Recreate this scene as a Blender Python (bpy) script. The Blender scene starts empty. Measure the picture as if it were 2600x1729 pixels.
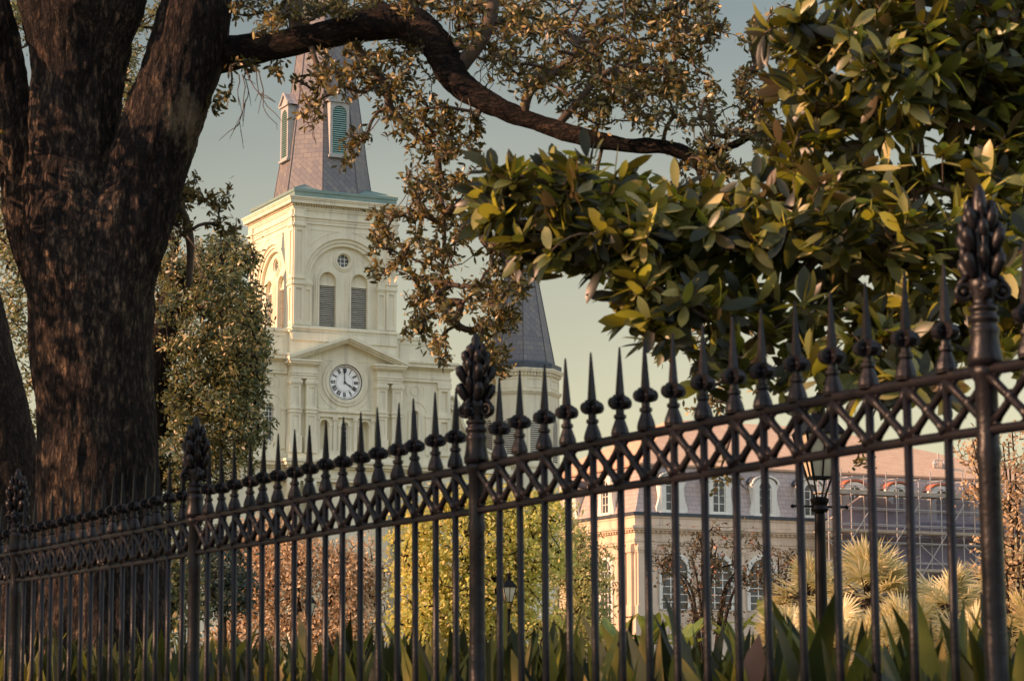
import bpy, bmesh, math, random
import numpy as np
from mathutils import Vector, Matrix, noise
from mathutils.geometry import tessellate_polygon
R_ = math.radians
random.seed(7); rng = np.random.default_rng(11)
S = bpy.context.scene
COL = S.collection

# ------------------------------------------------------------------ camera, light, exposure
FPX, HZ, EYE = 6400., 1788., 1.2
PITCH = math.atan((HZ-864.5)/FPX)
cam = bpy.data.cameras.new("camera"); camo = bpy.data.objects.new("camera", cam); COL.objects.link(camo)
camo.location = (0, 0, EYE); camo.rotation_euler = (math.pi/2+PITCH, 0, 0)
cam.sensor_width = 36; cam.lens = FPX/2600*36; cam.clip_start = .1; cam.clip_end = 3000
cam.dof.use_dof = True; cam.dof.focus_distance = 85; cam.dof.aperture_fstop = 10
S.camera = camo
SUN_AZ, SUN_EL = -17., 20.
sv = Vector((-math.cos(R_(SUN_AZ))*math.cos(R_(SUN_EL)), math.sin(R_(SUN_AZ))*math.cos(R_(SUN_EL)), math.sin(R_(SUN_EL))))
W = bpy.data.worlds.new("World"); S.world = W; W.use_nodes = True
nt = W.node_tree; nt.nodes.clear()
sky = nt.nodes.new('ShaderNodeTexSky'); sky.sky_type = 'NISHITA'; sky.sun_disc = False
sky.sun_elevation = R_(SUN_EL); sky.sun_rotation = math.atan2(sv.x, sv.y); sky.dust_density = 1.2; sky.air_density = 1.; sky.ozone_density = 1.5
hs = nt.nodes.new('ShaderNodeHueSaturation'); hs.inputs['Saturation'].default_value = .42
tint = nt.nodes.new('ShaderNodeMix'); tint.data_type = 'RGBA'; tint.blend_type = 'MULTIPLY'; tint.inputs[0].default_value = 1
tint.inputs[7].default_value = (1.0, .985, .92, 1)
tc = nt.nodes.new('ShaderNodeTexCoord'); sz = nt.nodes.new('ShaderNodeSeparateXYZ'); rmp = nt.nodes.new('ShaderNodeValToRGB')
el = rmp.color_ramp.elements; el.new(.3); el.new(.5)
for e_, (p_, c_) in zip(el, [(.02, (1.7, 1.42, .92)), (.13, (1.24, 1.09, .80)), (.27, (.66, .71, .68)), (.5, (.95, .93, .84))]): e_.position = p_; e_.color = (*c_, 1)
grd = nt.nodes.new('ShaderNodeMix'); grd.data_type = 'RGBA'; grd.blend_type = 'MULTIPLY'; grd.inputs[0].default_value = 1
# sky boosted behind the camera, dimmed ahead and left, added to balance facade light
mr = nt.nodes.new('ShaderNodeMapRange'); mr.interpolation_type = 'SMOOTHSTEP'
for i_, v_ in ((1, -.15), (2, .8), (3, 0.), (4, 1.)): mr.inputs[i_].default_value = v_
mc = nt.nodes.new('ShaderNodeMix'); mc.data_type = 'RGBA'; mc.inputs[6].default_value = (1.72, 1.80, 2.15, 1); mc.inputs[7].default_value = (.80, .80, .80, 1)
mz = nt.nodes.new('ShaderNodeMapRange'); mz.interpolation_type = 'SMOOTHSTEP'
for i_, v_ in ((1, .0), (2, .62), (3, .42), (4, 1.75)): mz.inputs[i_].default_value = v_
mb = nt.nodes.new('ShaderNodeVectorMath'); mb.operation = 'SCALE'; mb.inputs[0].default_value = (1.72, 1.80, 2.15)
ml = nt.nodes.new('ShaderNodeMapRange'); ml.interpolation_type = 'SMOOTHSTEP'
for i_, v_ in ((1, -.95), (2, -.2), (3, .22), (4, 1.)): ml.inputs[i_].default_value = v_
ms_ = nt.nodes.new('ShaderNodeVectorMath'); ms_.operation = 'SCALE'
dk = nt.nodes.new('ShaderNodeVectorMath'); dk.operation = 'MULTIPLY'
bg = nt.nodes.new('ShaderNodeBackground'); bg.inputs['Strength'].default_value = .112
out = nt.nodes.new('ShaderNodeOutputWorld')
L = nt.links.new
L(sky.outputs[0], hs.inputs['Color']); L(hs.outputs[0], tint.inputs[6]); L(tc.outputs['Generated'], sz.inputs[0]); L(sz.outputs[2], rmp.inputs[0]); L(tint.outputs[2], grd.inputs[6]); L(rmp.outputs[0], grd.inputs[7]); L(sz.outputs[1], mr.inputs[0]); L(sz.outputs[2], mz.inputs[0]); L(mz.outputs[0], mb.inputs['Scale']); L(mb.outputs[0], mc.inputs[6]); 
cn = nt.nodes.new('ShaderNodeTexNoise'); cn.inputs['Scale'].default_value = 5; cn.inputs['Detail'].default_value = 5   # faint high haze
cm = nt.nodes.new('ShaderNodeMapping'); cm.inputs['Scale'].default_value = (1, 1, 3.5); cr_ = nt.nodes.new('ShaderNodeMapRange')
for i_, v_ in ((1, .3), (2, .7), (3, .93), (4, 1.07)): cr_.inputs[i_].default_value = v_
cs_ = nt.nodes.new('ShaderNodeVectorMath'); cs_.operation = 'SCALE'; L(tc.outputs['Generated'], cm.inputs[0]); L(cm.outputs[0], cn.inputs['Vector']); L(cn.outputs['Fac'], cr_.inputs[0])
L(mr.outputs[0], mc.inputs[0]); L(sz.outputs[0], ml.inputs[0]); L(mc.outputs[2], ms_.inputs[0]); L(ml.outputs[0], ms_.inputs['Scale']); L(grd.outputs[2], dk.inputs[0]); L(ms_.outputs[0], dk.inputs[1]); L(dk.outputs[0], cs_.inputs[0]); L(cr_.outputs[0], cs_.inputs['Scale']); L(cs_.outputs[0], bg.inputs[0]); L(bg.outputs[0], out.inputs[0])
sun = bpy.data.lights.new("sun", 'SUN'); sun.energy = 5.0; sun.angle = R_(.6); sun.color = (1, .55, .33)
suno = bpy.data.objects.new("sun", sun); COL.objects.link(suno)
suno.rotation_euler = sv.to_track_quat('Z', 'Y').to_euler(); suno.location = sv*60
S.view_settings.view_transform = 'Standard'; S.view_settings.look = 'None'; S.view_settings.gamma = 1
S.view_settings.exposure = .68

# ------------------------------------------------------------------ helpers
CP, SP = math.cos(PITCH), math.sin(PITCH)
def P(px, py, Y):
    "point at depth Y on the line of sight of a photo pixel"
    dx, du = (px-1300)/FPX, (864.5-py)/FPX
    d = Vector((dx, CP-du*SP, SP+du*CP))
    return Vector((0, 0, EYE))+d*(Y/d.y)
def tag(o, label=None, cat=None, group=None, kind=None):
    if label: o['label'] = label
    if cat: o['category'] = cat
    if group: o['group'] = group
    if kind: o['kind'] = kind
    return o
def empty(name, loc=(0, 0, 0), rz=0, label=None, cat=None, group=None):
    o = bpy.data.objects.new(name, None); COL.objects.link(o)
    o.location = loc; o.rotation_euler = (0, 0, rz); o.empty_display_size = .3
    return tag(o, label, cat, group)
def copy_tree(o, parent=None):
    c = o.copy(); COL.objects.link(c)
    if parent: c.parent = parent
    for ch in list(o.children): copy_tree(ch, c)
    return c
class MB:
    def __init__(s): s.v = []; s.f = []; s.m = []; s.uv = []; s.T = None; s.mi = 0
    def add(s, vs, fs, uvs=None):
        b = len(s.v)
        s.v += [tuple(s.T @ Vector(p)) if s.T else tuple(p) for p in vs]
        for k, f in enumerate(fs):
            s.f.append(tuple(b+i for i in f)); s.m.append(s.mi); s.uv.append(uvs[k] if uvs else None)
    def box(s, x0, x1, y0, y1, z0, z1):
        s.add([(x0,y0,z0),(x1,y0,z0),(x1,y1,z0),(x0,y1,z0),(x0,y0,z1),(x1,y0,z1),(x1,y1,z1),(x0,y1,z1)],
              [(0,1,5,4),(1,2,6,5),(2,3,7,6),(3,0,4,7),(4,5,6,7),(3,2,1,0)])
    def bar(s, a, b, w, h=None, up=(0, 0, 1)):
        a, b = Vector(a), Vector(b); h = h or w
        d = (b-a).normalized(); u = Vector(up)
        if abs(d.dot(u)) > .95: u = Vector((0, 1, 0))
        sd = d.cross(u).normalized()*w/2; u = sd.cross(d).normalized()*h/2
        s.add([a-sd-u, a+sd-u, a+sd+u, a-sd+u, b-sd-u, b+sd-u, b+sd+u, b-sd+u],
              [(0,1,2,3),(7,6,5,4),(0,4,5,1),(1,5,6,2),(2,6,7,3),(3,7,4,0)])
    def quad(s, a, b, c, d, uv=None): s.add([a, b, c, d], [(0,1,2,3)], [uv] if uv else None)
    def prism(s, poly, y0, y1):
        n = len(poly)
        s.add([(x,y0,z) for x, z in poly]+[(x,y1,z) for x, z in poly],
              [tuple(range(n)), tuple(range(2*n-1, n-1, -1))]+[(i,n+i,n+(i+1)%n,(i+1)%n) for i in range(n)])
    def plate(s, outer, holes, y0, y1):
        loops = [outer]+holes
        tri = tessellate_polygon([[Vector((x, z, 0)) for x, z in l] for l in loops])
        flat = [p for l in loops for p in l]
        s.add([(x, y0, z) for x, z in flat], [tuple(t) for t in tri])
        for l in loops:
            n = len(l)
            s.add([(x,y0,z) for x, z in l]+[(x,y1,z) for x, z in l], [(i,n+i,n+(i+1)%n,(i+1)%n) for i in range(n)])
    def ring(s, cx, cz, r0, r1, y0, y1, a0=0, a1=180, n=20):
        A = [R_(a0+(a1-a0)*i/n) for i in range(n+1)]; vs = []
        for a in A:
            c, t = math.cos(a), math.sin(a)
            vs += [(cx+r0*c,y0,cz+r0*t),(cx+r1*c,y0,cz+r1*t),(cx+r1*c,y1,cz+r1*t),(cx+r0*c,y1,cz+r0*t)]
        fs = []
        for i in range(n):
            b = 4*i
            for k in range(4): fs.append((b+k, b+(k+1)%4, b+4+(k+1)%4, b+4+k))
        if abs(a1-a0) < 360: fs += [(0,1,2,3), (4*n+3,4*n+2,4*n+1,4*n)]
        s.add(vs, fs)
    def disc(s, cx, cz, r, y, n=28, a0=0, a1=360):
        pts = [(cx+r*math.cos(R_(a0+(a1-a0)*i/n)), y, cz+r*math.sin(R_(a0+(a1-a0)*i/n))) for i in range(n+(a1-a0 < 360))]
        s.add(pts, [tuple(range(len(pts)))])
    def lathe(s, prof, n=16, c=(0, 0, 0), rot=0):
        vs = [(c[0]+r*math.cos(rot+2*math.pi*i/n), c[1]+r*math.sin(rot+2*math.pi*i/n), c[2]+z) for r, z in prof for i in range(n)]
        fs = [(j*n+i, j*n+(i+1)%n, (j+1)*n+(i+1)%n, (j+1)*n+i) for j in range(len(prof)-1) for i in range(n)]
        fs += [tuple(range(n-1, -1, -1)), tuple((len(prof)-1)*n+i for i in range(n))]
        s.add(vs, fs)
    def ball(s, c, r, sc=(1, 1, 1), n=8, m=6):
        prof = [(r*math.sin(math.pi*j/m), -r*math.cos(math.pi*j/m)) for j in range(m+1)]
        vs = [(c[0]+sc[0]*q*math.cos(2*math.pi*i/n), c[1]+sc[1]*q*math.sin(2*math.pi*i/n), c[2]+sc[2]*z) for q, z in prof for i in range(n)]
        s.add(vs, [(j*n+i, j*n+(i+1)%n, (j+1)*n+(i+1)%n, (j+1)*n+i) for j in range(m) for i in range(n)])
    def tube(s, pts, rad, n=8):
        pts = [Vector(p) for p in pts]; N = len(pts)
        if N < 2: return
        ref = Vector((.31, .87, .2)).normalized(); vs = []
        for i, p in enumerate(pts):
            d = (pts[min(i+1, N-1)]-pts[max(i-1, 0)])
            d = d.normalized() if d.length > 1e-9 else Vector((0, 0, 1))
            if abs(d.dot(ref)) > .95: ref = Vector((0, .1, 1)).normalized()
            u = d.cross(ref).normalized(); w = d.cross(u); ref = -w.cross(d).cross(d).normalized() if False else ref
            r = rad[i] if hasattr(rad, '__len__') else rad
            vs += [p+(u*math.cos(2*math.pi*k/n)+w*math.sin(2*math.pi*k/n))*r for k in range(n)]
        fs = [(j*n+k, j*n+(k+1)%n, (j+1)*n+(k+1)%n, (j+1)*n+k) for j in range(N-1) for k in range(n)]
        fs += [tuple(range(n-1, -1, -1)), tuple((N-1)*n+k for k in range(n))]
        s.add(vs, fs)
    def mesh(s, name, mats):
        me = bpy.data.meshes.new(name); me.from_pydata(s.v, [], s.f)
        for m in (mats if isinstance(mats, (list, tuple)) else [mats]): me.materials.append(m)
        if any(s.m): me.polygons.foreach_set('material_index', s.m)
        if any(u is not None for u in s.uv):
            ul = me.uv_layers.new(name='uv'); k = 0; arr = []
            for f, u in zip(s.f, s.uv): arr += [c for q in (u or [(0, 0)]*len(f)) for c in q]
            ul.data.foreach_set('uv', arr)
        return me
    def build(s, name, mats, parent=None, smooth=False):
        me = s.mesh(name, mats)
        if smooth: me.polygons.foreach_set('use_smooth', [True]*len(me.polygons))
        o = bpy.data.objects.new(name, me); COL.objects.link(o)
        if parent: o.parent = parent
        return o
def arch(cx, z0, zs, r, n=16):
    return [(cx-r, z0), (cx+r, z0)]+[(cx+r*math.cos(math.pi*i/n), zs+r*math.sin(math.pi*i/n)) for i in range(n+1)]
def rect(x0, x1, z0, z1): return [(x0, z0), (x1, z0), (x1, z1), (x0, z1)]
def circ(cx, cz, r, n=24): return [(cx+r*math.cos(2*math.pi*i/n), cz+r*math.sin(2*math.pi*i/n)) for i in range(n)]

# ------------------------------------------------------------------ materials
class N:
    def __init__(s, name):
        s.m = bpy.data.materials.new(name); s.m.use_nodes = True; s.t = s.m.node_tree
        s.b = s.t.nodes['Principled BSDF']; s.o = s.t.nodes['Material Output']
    def n(s, typ, **k):
        q = s.t.nodes.new('ShaderNode'+typ)
        for a, v in k.items(): setattr(q, a, v)
        return q
    def l(s, a, b): s.t.links.new(a, b)
    def coord(s, scale=(1, 1, 1), rot=(0, 0, 0), kind='Object'):
        c = s.n('TexCoord'); mp = s.n('Mapping'); mp.inputs['Scale'].default_value = scale; mp.inputs['Rotation'].default_value = rot
        s.l(c.outputs[kind], mp.inputs[0]); return mp.outputs[0]
    def noise(s, vec, scale, detail=4, rough=.6):
        q = s.n('TexNoise'); q.inputs['Scale'].default_value = scale; q.inputs['Detail'].default_value = detail; q.inputs['Roughness'].default_value = rough
        s.l(vec, q.inputs['Vector']); return q.outputs['Fac']
    def ramp(s, fac, stops, interp='LINEAR'):
        q = s.n('ValToRGB'); e = q.color_ramp.elements; q.color_ramp.interpolation = interp
        while len(e) < len(stops): e.new(.5)
        for x, (p, c) in zip(e, stops): x.position = p; x.color = (*c, 1)
        s.l(fac, q.inputs[0]); return q.outputs[0]
    def mix(s, fac, a, b, mode='MIX'):
        q = s.n('Mix', data_type='RGBA', blend_type=mode)
        for i, v in ((0, fac), (6, a), (7, b)):
            if isinstance(v, (int, float)): q.inputs[i].default_value = v
            elif isinstance(v, tuple): q.inputs[i].default_value = (*v, 1)
            else: s.l(v, q.inputs[i])
        return q.outputs[2]
    def bump(s, h, strength=.3, dist=.02):
        q = s.n('Bump'); q.inputs['Strength'].default_value = strength; q.inputs['Distance'].default_value = dist
        s.l(h, q.inputs['Height']); s.l(q.outputs[0], s.b.inputs['Normal'])
    def set(s, col=None, rough=None, metal=None, spec=None):
        if col is not None:
            if isinstance(col, tuple): s.b.inputs['Base Color'].default_value = (*col, 1)
            else: s.l(col, s.b.inputs['Base Color'])
        if rough is not None: s.b.inputs['Roughness'].default_value = rough
        if metal is not None: s.b.inputs['Metallic'].default_value = metal
        if spec is not None: s.b.inputs['Specular IOR Level'].default_value = spec
        return s.m
def mottled(name, c1, c2, scale=3, rough=.8, vec=(1, 1, 1), bump=0, spec=.3, c3=None):
    q = N(name); v = q.coord(vec); f = q.noise(v, scale)
    st = [(.3, c1), (.7, c2)] if c3 is None else [(.28, c1), (.5, c2), (.72, c3)]
    if bump: q.bump(f, bump, .02)
    return q.set(q.ramp(f, st), rough, spec=spec)
def stucco(name, c1, c2, stain):
    q = N(name); v = q.coord((1, 1, .25)); f = q.noise(v, 1.3, 6, .65)
    base = q.ramp(f, [(.35, c2), (.62, c1)])
    f2 = q.noise(q.coord((2.5, 2.5, .18)), 1.1, 5, .7)
    mk = q.ramp(f2, [(.52, (0, 0, 0)), (.76, (.75, .75, .75))])
    q.bump(q.noise(q.coord(), 9, 3), .12, .02)
    return q.set(q.mix(mk, base, stain), .85, spec=.2)
def slate(name, cols, mortar, bw=.42, bh=.2, diag=False, rough=.55):
    q = N(name); uv = q.coord(kind='UV')
    def brick(vec, off=.5):
        b = q.n('TexBrick'); b.offset = off; b.inputs['Scale'].default_value = 1; b.inputs['Brick Width'].default_value = bw; b.inputs['Row Height'].default_value = bh
        b.inputs['Mortar Size'].default_value = .016; b.inputs['Mortar Smooth'].default_value = .3; b.inputs['Bias'].default_value = 0
        b.inputs['Color1'].default_value = (*cols[0], 1); b.inputs['Color2'].default_value = (*cols[1], 1); b.inputs['Mortar'].default_value = (*mortar, 1)
        q.l(vec, b.inputs['Vector']); return b
    b1 = brick(uv); col = b1.outputs['Color']; h = b1.outputs['Fac']
    if diag:
        b2 = brick(q.coord(rot=(0, 0, R_(45)), kind='UV'))
        sx = q.n('SeparateXYZ'); q.l(uv, sx.inputs[0])
        def mth(op, a, c=None):
            m = q.n('Math', operation=op)
            q.l(a, m.inputs[0]) if not isinstance(a, (int, float)) else setattr(m.inputs[0], 'default_value', a)
            if c is not None: m.inputs[1].default_value = c
            return m.outputs[0]
        k = mth('GREATER_THAN', mth('FRACT', mth('MULTIPLY', sx.outputs[1], .3)), .45)
        col = q.mix(k, b1.outputs['Color'], b2.outputs['Color'])
        hm = q.n('Mix', data_type='FLOAT'); q.l(k, hm.inputs[0]); q.l(b1.outputs['Fac'], hm.inputs[2]); q.l(b2.outputs['Fac'], hm.inputs[3]); h = hm.outputs[0]
    f = q.noise(q.coord(), 1.7, 5); col = q.mix(.45, col, q.ramp(f, [(.3, cols[2]), (.7, cols[1])]))
    q.bump(h, -.5, .02)
    return q.set(col, rough, spec=.4)
def leafmat(name, stops, under, trans, tf=.35, rough=.42, spec=.4, clump=.9, cw=.5, thin=.9):
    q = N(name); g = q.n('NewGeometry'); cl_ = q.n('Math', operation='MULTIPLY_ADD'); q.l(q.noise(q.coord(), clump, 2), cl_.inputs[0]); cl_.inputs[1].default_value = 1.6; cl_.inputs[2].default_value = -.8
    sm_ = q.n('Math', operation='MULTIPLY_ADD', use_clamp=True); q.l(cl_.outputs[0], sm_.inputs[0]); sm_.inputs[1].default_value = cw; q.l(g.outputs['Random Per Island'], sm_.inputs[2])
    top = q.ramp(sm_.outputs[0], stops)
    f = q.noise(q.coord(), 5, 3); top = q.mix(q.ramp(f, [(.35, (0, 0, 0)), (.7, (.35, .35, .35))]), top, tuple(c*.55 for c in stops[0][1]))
    col = q.mix(g.outputs['Backfacing'], top, under) if under else top
    q.set(col, rough, spec=spec)
    tr = q.n('BsdfTranslucent'); ms = q.n('MixShader'); ms.inputs[0].default_value = tf
    q.l(q.mix(1., q.mix(.35, trans, top), q.ramp(sm_.outputs[0], [(.35, (thin,)*3), (.8, (1, 1, 1))]), 'MULTIPLY'), tr.inputs[0]); q.l(q.b.outputs[0], ms.inputs[1]); q.l(tr.outputs[0], ms.inputs[2]); q.l(ms.outputs[0], q.o.inputs[0])
    return q.m
def barkmat(name, dark, mid, light, sc=1., patch=None, flow=(14, 14, 4.6)):
    q = N(name); v = q.coord(tuple(c*sc for c in flow))
    vo = q.n('TexVoronoi', feature='DISTANCE_TO_EDGE'); vo.inputs['Scale'].default_value = 1.6
    nz = q.n('TexNoise'); nz.inputs['Scale'].default_value = 2.2; nz.inputs['Detail'].default_value = 4; q.l(v, nz.inputs['Vector'])
    vv = q.mix(1., v, nz.outputs['Color'], 'ADD'); q.l(vv, vo.inputs['Vector'])
    f = q.noise(q.coord(tuple(c*.25*sc for c in flow)), 2.4, 8, .72)
    fs = q.noise(v, 1.0, 9, .74); cr = q.mix(.6, q.ramp(vo.outputs['Distance'], [(.03, dark), (.18, mid), (.5, light)]), q.ramp(fs, [(.45, dark), (.54, mid), (.64, light)]))
    big = q.ramp(q.noise(q.coord((1, 1, .5)), 1.6, 4), [(.4, (.55, .5, .5)), (.68, (1.5, 1.4, 1.25))])
    sp_ = q.ramp(q.noise(q.coord(tuple(c*3.2*sc for c in flow)), 1., 3, .6), [(.36, (.45, .45, .45)), (.62, (1.75, 1.7, 1.6))]); cr = q.mix(1., cr, sp_, 'MULTIPLY')
    col = q.mix(1., q.mix(.3, cr, q.ramp(f, [(.35, dark), (.6, mid), (.8, light)])), big, 'MULTIPLY')
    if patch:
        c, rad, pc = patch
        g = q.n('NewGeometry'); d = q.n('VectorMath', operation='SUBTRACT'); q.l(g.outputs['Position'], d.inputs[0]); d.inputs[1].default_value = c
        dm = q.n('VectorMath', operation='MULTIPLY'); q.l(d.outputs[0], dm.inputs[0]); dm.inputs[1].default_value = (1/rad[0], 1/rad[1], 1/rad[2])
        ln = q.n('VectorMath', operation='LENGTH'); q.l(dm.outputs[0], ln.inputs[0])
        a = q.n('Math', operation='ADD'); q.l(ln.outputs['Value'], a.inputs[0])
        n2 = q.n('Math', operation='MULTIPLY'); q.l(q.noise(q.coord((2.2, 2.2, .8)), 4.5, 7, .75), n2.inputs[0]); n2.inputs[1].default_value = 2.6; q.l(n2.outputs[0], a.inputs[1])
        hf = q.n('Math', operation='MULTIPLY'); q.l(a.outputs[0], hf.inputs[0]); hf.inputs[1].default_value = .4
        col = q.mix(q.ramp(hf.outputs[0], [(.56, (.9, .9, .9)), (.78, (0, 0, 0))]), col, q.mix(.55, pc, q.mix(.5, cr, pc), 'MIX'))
    m0 = q.n('Math', operation='ADD'); q.l(vo.outputs['Distance'], m0.inputs[0]); q.l(f, m0.inputs[1]); mx = q.n('Math', operation='ADD'); q.l(m0.outputs[0], mx.inputs[0]); q.l(fs, mx.inputs[1])
    q.bump(mx.outputs[0], 1., .06)
    return q.set(col, .9, spec=.2)

M = {}
M['stucco'] = stucco('cream_stucco', (.78, .72, .53), (.68, .625, .46), (.40, .37, .30))
M['stucco_low'] = stucco('weathered_stucco', (.74, .585, .43), (.60, .47, .355), (.32, .26, .21))
M['white'] = mottled('white_paint', (.80, .77, .68), (.70, .67, .58), 6)
M['louvre'] = mottled('grey_louvre_paint', (.62, .58, .47), (.5, .47, .38), 7)
M['dormer'] = mottled('grey_green_paint', (.40, .40, .37), (.33, .33, .31), 5)
M['green_louvre'] = mottled('green_louvre_paint', (.30, .47, .40), (.22, .38, .33), 6)
M['dark'] = N('dark_void').set((.012, .012, .014), .9)
M['glass'] = mottled('dark_window_glass', (.02, .026, .035), (.09, .10, .11), 1.5, .12, spec=.6)
M['copper'] = mottled('verdigris_copper', (.11, .215, .21), (.19, .265, .23), 1.1, .6, (1, 1, 3), c3=(.15, .24, .22))
M['lead'] = mottled('dark_lead', (.04, .05, .06), (.08, .09, .10), 3, .5)
M['slate'] = slate('spire_slate', [(.25, .222, .185), (.13, .127, .14), (.18, .167, .16)], (.045, .04, .045), .46, .26, True)
M['slate_m'] = slate('mansard_slate', [(.52, .42, .36), (.36, .30, .28), (.44, .34, .29)], (.14, .11, .10), .5, .27)
M['tile'] = slate('upper_roof_shingle', [(.76, .50, .31), (.62, .39, .24), (.82, .57, .37)], (.32, .18, .11), .9, .12)
M['red'] = mottled('red_dormer_roof', (.42, .12, .06), (.55, .18, .09), 3)
M['black'] = mottled('black_clock_paint', (.01, .01, .012), (.02, .02, .022), 5, .5)
M['dial'] = mottled('clock_dial_white', (.93, .92, .88), (.88, .86, .80), 2.5, .6)
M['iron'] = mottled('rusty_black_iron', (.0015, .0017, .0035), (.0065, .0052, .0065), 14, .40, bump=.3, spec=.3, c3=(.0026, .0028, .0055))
M['lampiron'] = mottled('black_lamp_paint', (.003, .003, .0035), (.006, .006, .007), 6, .4, spec=.12)
M['lampglass'] = mottled('old_lantern_glass', (.42, .38, .28), (.6, .55, .42), 4, .2)
M['kerb'] = mottled('granite_kerb', (.28, .27, .25), (.4, .38, .35), 12)
M['ground'] = mottled('bare_ground', (.13, .11, .085), (.20, .17, .13), .4)
M['paving'] = mottled('slate_paving', (.14, .135, .13), (.20, .19, .18), .8)
M['grass'] = mottled('dry_grass', (.06, .075, .02), (.11, .11, .04), .9)
M['steel'] = mottled('galvanised_tube', (.36, .33, .30), (.46, .42, .38), 5, .5)
M['plank'] = mottled('scaffold_plank', (.45, .36, .27), (.34, .27, .2), 4)
pc = P(470, 300, 20.6)
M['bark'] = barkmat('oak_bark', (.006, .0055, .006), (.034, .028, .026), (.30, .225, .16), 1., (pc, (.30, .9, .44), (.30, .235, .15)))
M['bark_branch'] = barkmat('oak_branch_bark', (.005, .0045, .0045), (.020, .016, .014), (.15, .105, .075), 1.3, None, (4.5, 13, 13))  # darker than the trunk bark: the branch's shade is put into its colour
M['bark2'] = barkmat('dark_bark', (.009, .0075, .007), (.055, .042, .035), (.20, .145, .10), 1.6)
M['twig'] = mottled('grey_brown_twig', (.05, .038, .03), (.12, .09, .065), 9, .85)
M['oakleaf'] = leafmat('live_oak_leaf', [(0, (.007, .012, .006)), (.48, (.025, .036, .014)), (.70, (.11, .125, .04)), (.86, (.40, .32, .12)), (1, (.80, .59, .30))], None, (.6, .42, .10), .25, .36)  # sunlit tan and shaded near-black painted into the leaf colours, clump by clump
M['oakleaf2'] = leafmat('dense_oak_leaf', [(0, (.016, .028, .015)), (.35, (.06, .088, .045)), (.68, (.15, .185, .085)), (.86, (.42, .34, .15)), (1, (.76, .56, .30))], None, (.45, .42, .12), .28, .4)  # tan end of the ramp paints sunlit clumps into the leaf colour
M['magleaf'] = leafmat('magnolia_leaf', [(0, (.007, .013, .009)), (.5, (.02, .033, .016)), (.7, (.07, .09, .026)), (.87, (.30, .32, .11)), (1, (.64, .54, .24))], (.09, .065, .03), (.95, .95, .07), .38, .36, .5, 1.2, .55, .15)  # bright end of the ramp paints sun highlights onto some leaves
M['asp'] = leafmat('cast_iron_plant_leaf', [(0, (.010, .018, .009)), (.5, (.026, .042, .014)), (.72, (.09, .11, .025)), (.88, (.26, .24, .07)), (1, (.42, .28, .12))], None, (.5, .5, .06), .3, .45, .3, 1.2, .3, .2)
M['deadleaf'] = leafmat('dead_brown_leaf', [(0, (.22, .09, .04)), (1, (.30, .14, .06))], None, (.4, .16, .06), .3)
M['yellowleaf'] = leafmat('autumn_yellow_leaf', [(0, (.34, .37, .07)), (.25, (.60, .60, .14)), (.55, (.80, .74, .20)), (.8, (.88, .72, .28)), (1, (.90, .66, .34))], None, (.85, .78, .2), .45, .5)
M['willowleaf'] = leafmat('willow_green_leaf', [(0, (.12, .16, .05)), (.5, (.42, .45, .17)), (1, (.74, .64, .30))], None, (.55, .55, .2), .45, .5)
M['brownleaf'] = leafmat('russet_leaf', [(0, (.34, .21, .11)), (.35, (.66, .45, .25)), (.7, (.82, .61, .36)), (1, (.90, .72, .48))], None, (.65, .4, .20), .45, .6)
M['tealleaf'] = leafmat('blue_green_leaf', [(0, (.03, .05, .04)), (.8, (.06, .085, .065)), (1, (.12, .12, .07))], None, (.12, .16, .1), .25, .5)
M['myrtleleaf'] = leafmat('crape_myrtle_leaf', [(0, (.035, .04, .02)), (.6, (.08, .065, .03)), (.85, (.2, .13, .07)), (1, (.4, .17, .10))], None, (.3, .2, .08), .3)
M['palmleaf'] = leafmat('fan_palm_frond', [(0, (.34, .36, .13)), (.25, (.74, .66, .34)), (1, (.90, .78, .52))], None, (.7, .6, .28), .45, .4)
M['bananaleaf'] = leafmat('banana_leaf', [(0, (.12, .18, .04)), (1, (.28, .31, .08))], None, (.5, .55, .08), .3)

# ------------------------------------------------------------------ ground
def sheet(name, x0, x1, y0, y1, z, m, label):
    b = MB(); b.quad((x0, y0, z), (x1, y0, z), (x1, y1, z), (x0, y1, z))
    o = b.build(name, m); tag(o, kind='structure'); return o
sheet('ground', -1500, 1500, -60, 2500, 0, M['ground'], '')
# the fence line, worked out from the photograph's posts
F0 = Vector((1.4174, 7.43, 0)); FD = Vector((-1.5594, 3.0689, 0)); PANEL = FD.length; FU = FD/PANEL; FNv = Vector((FU.y, -FU.x, 0))  # FNv: park side (+x)
ZU, ZL = 2.184, 2.004
FROT = math.atan2(FU.y, FU.x)
def strip(name, o0, o1, z0, z1, m, t0=-14, t1=60):
    b = MB(); a = [F0+FU*t+FNv*o for t, o in ((t0, o0), (t1, o0), (t1, o1), (t0, o1))]
    b.add([(p.x, p.y, z) for z in (z0, z1) for p in a], [(0,1,2,3),(4,5,6,7),(0,1,5,4),(1,2,6,5),(2,3,7,6),(3,0,4,7)])
    o = b.build(name, m); tag(o, kind='structure'); return o
strip('sidewalk', -5, -.2, -.1, .006, M['paving'])
strip('planting_bed', .24, 2.6, .0, .76, M['ground'])
strip('park_lawn', 2.6, 120, -.2, .70, M['grass'], -60, 105)

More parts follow.
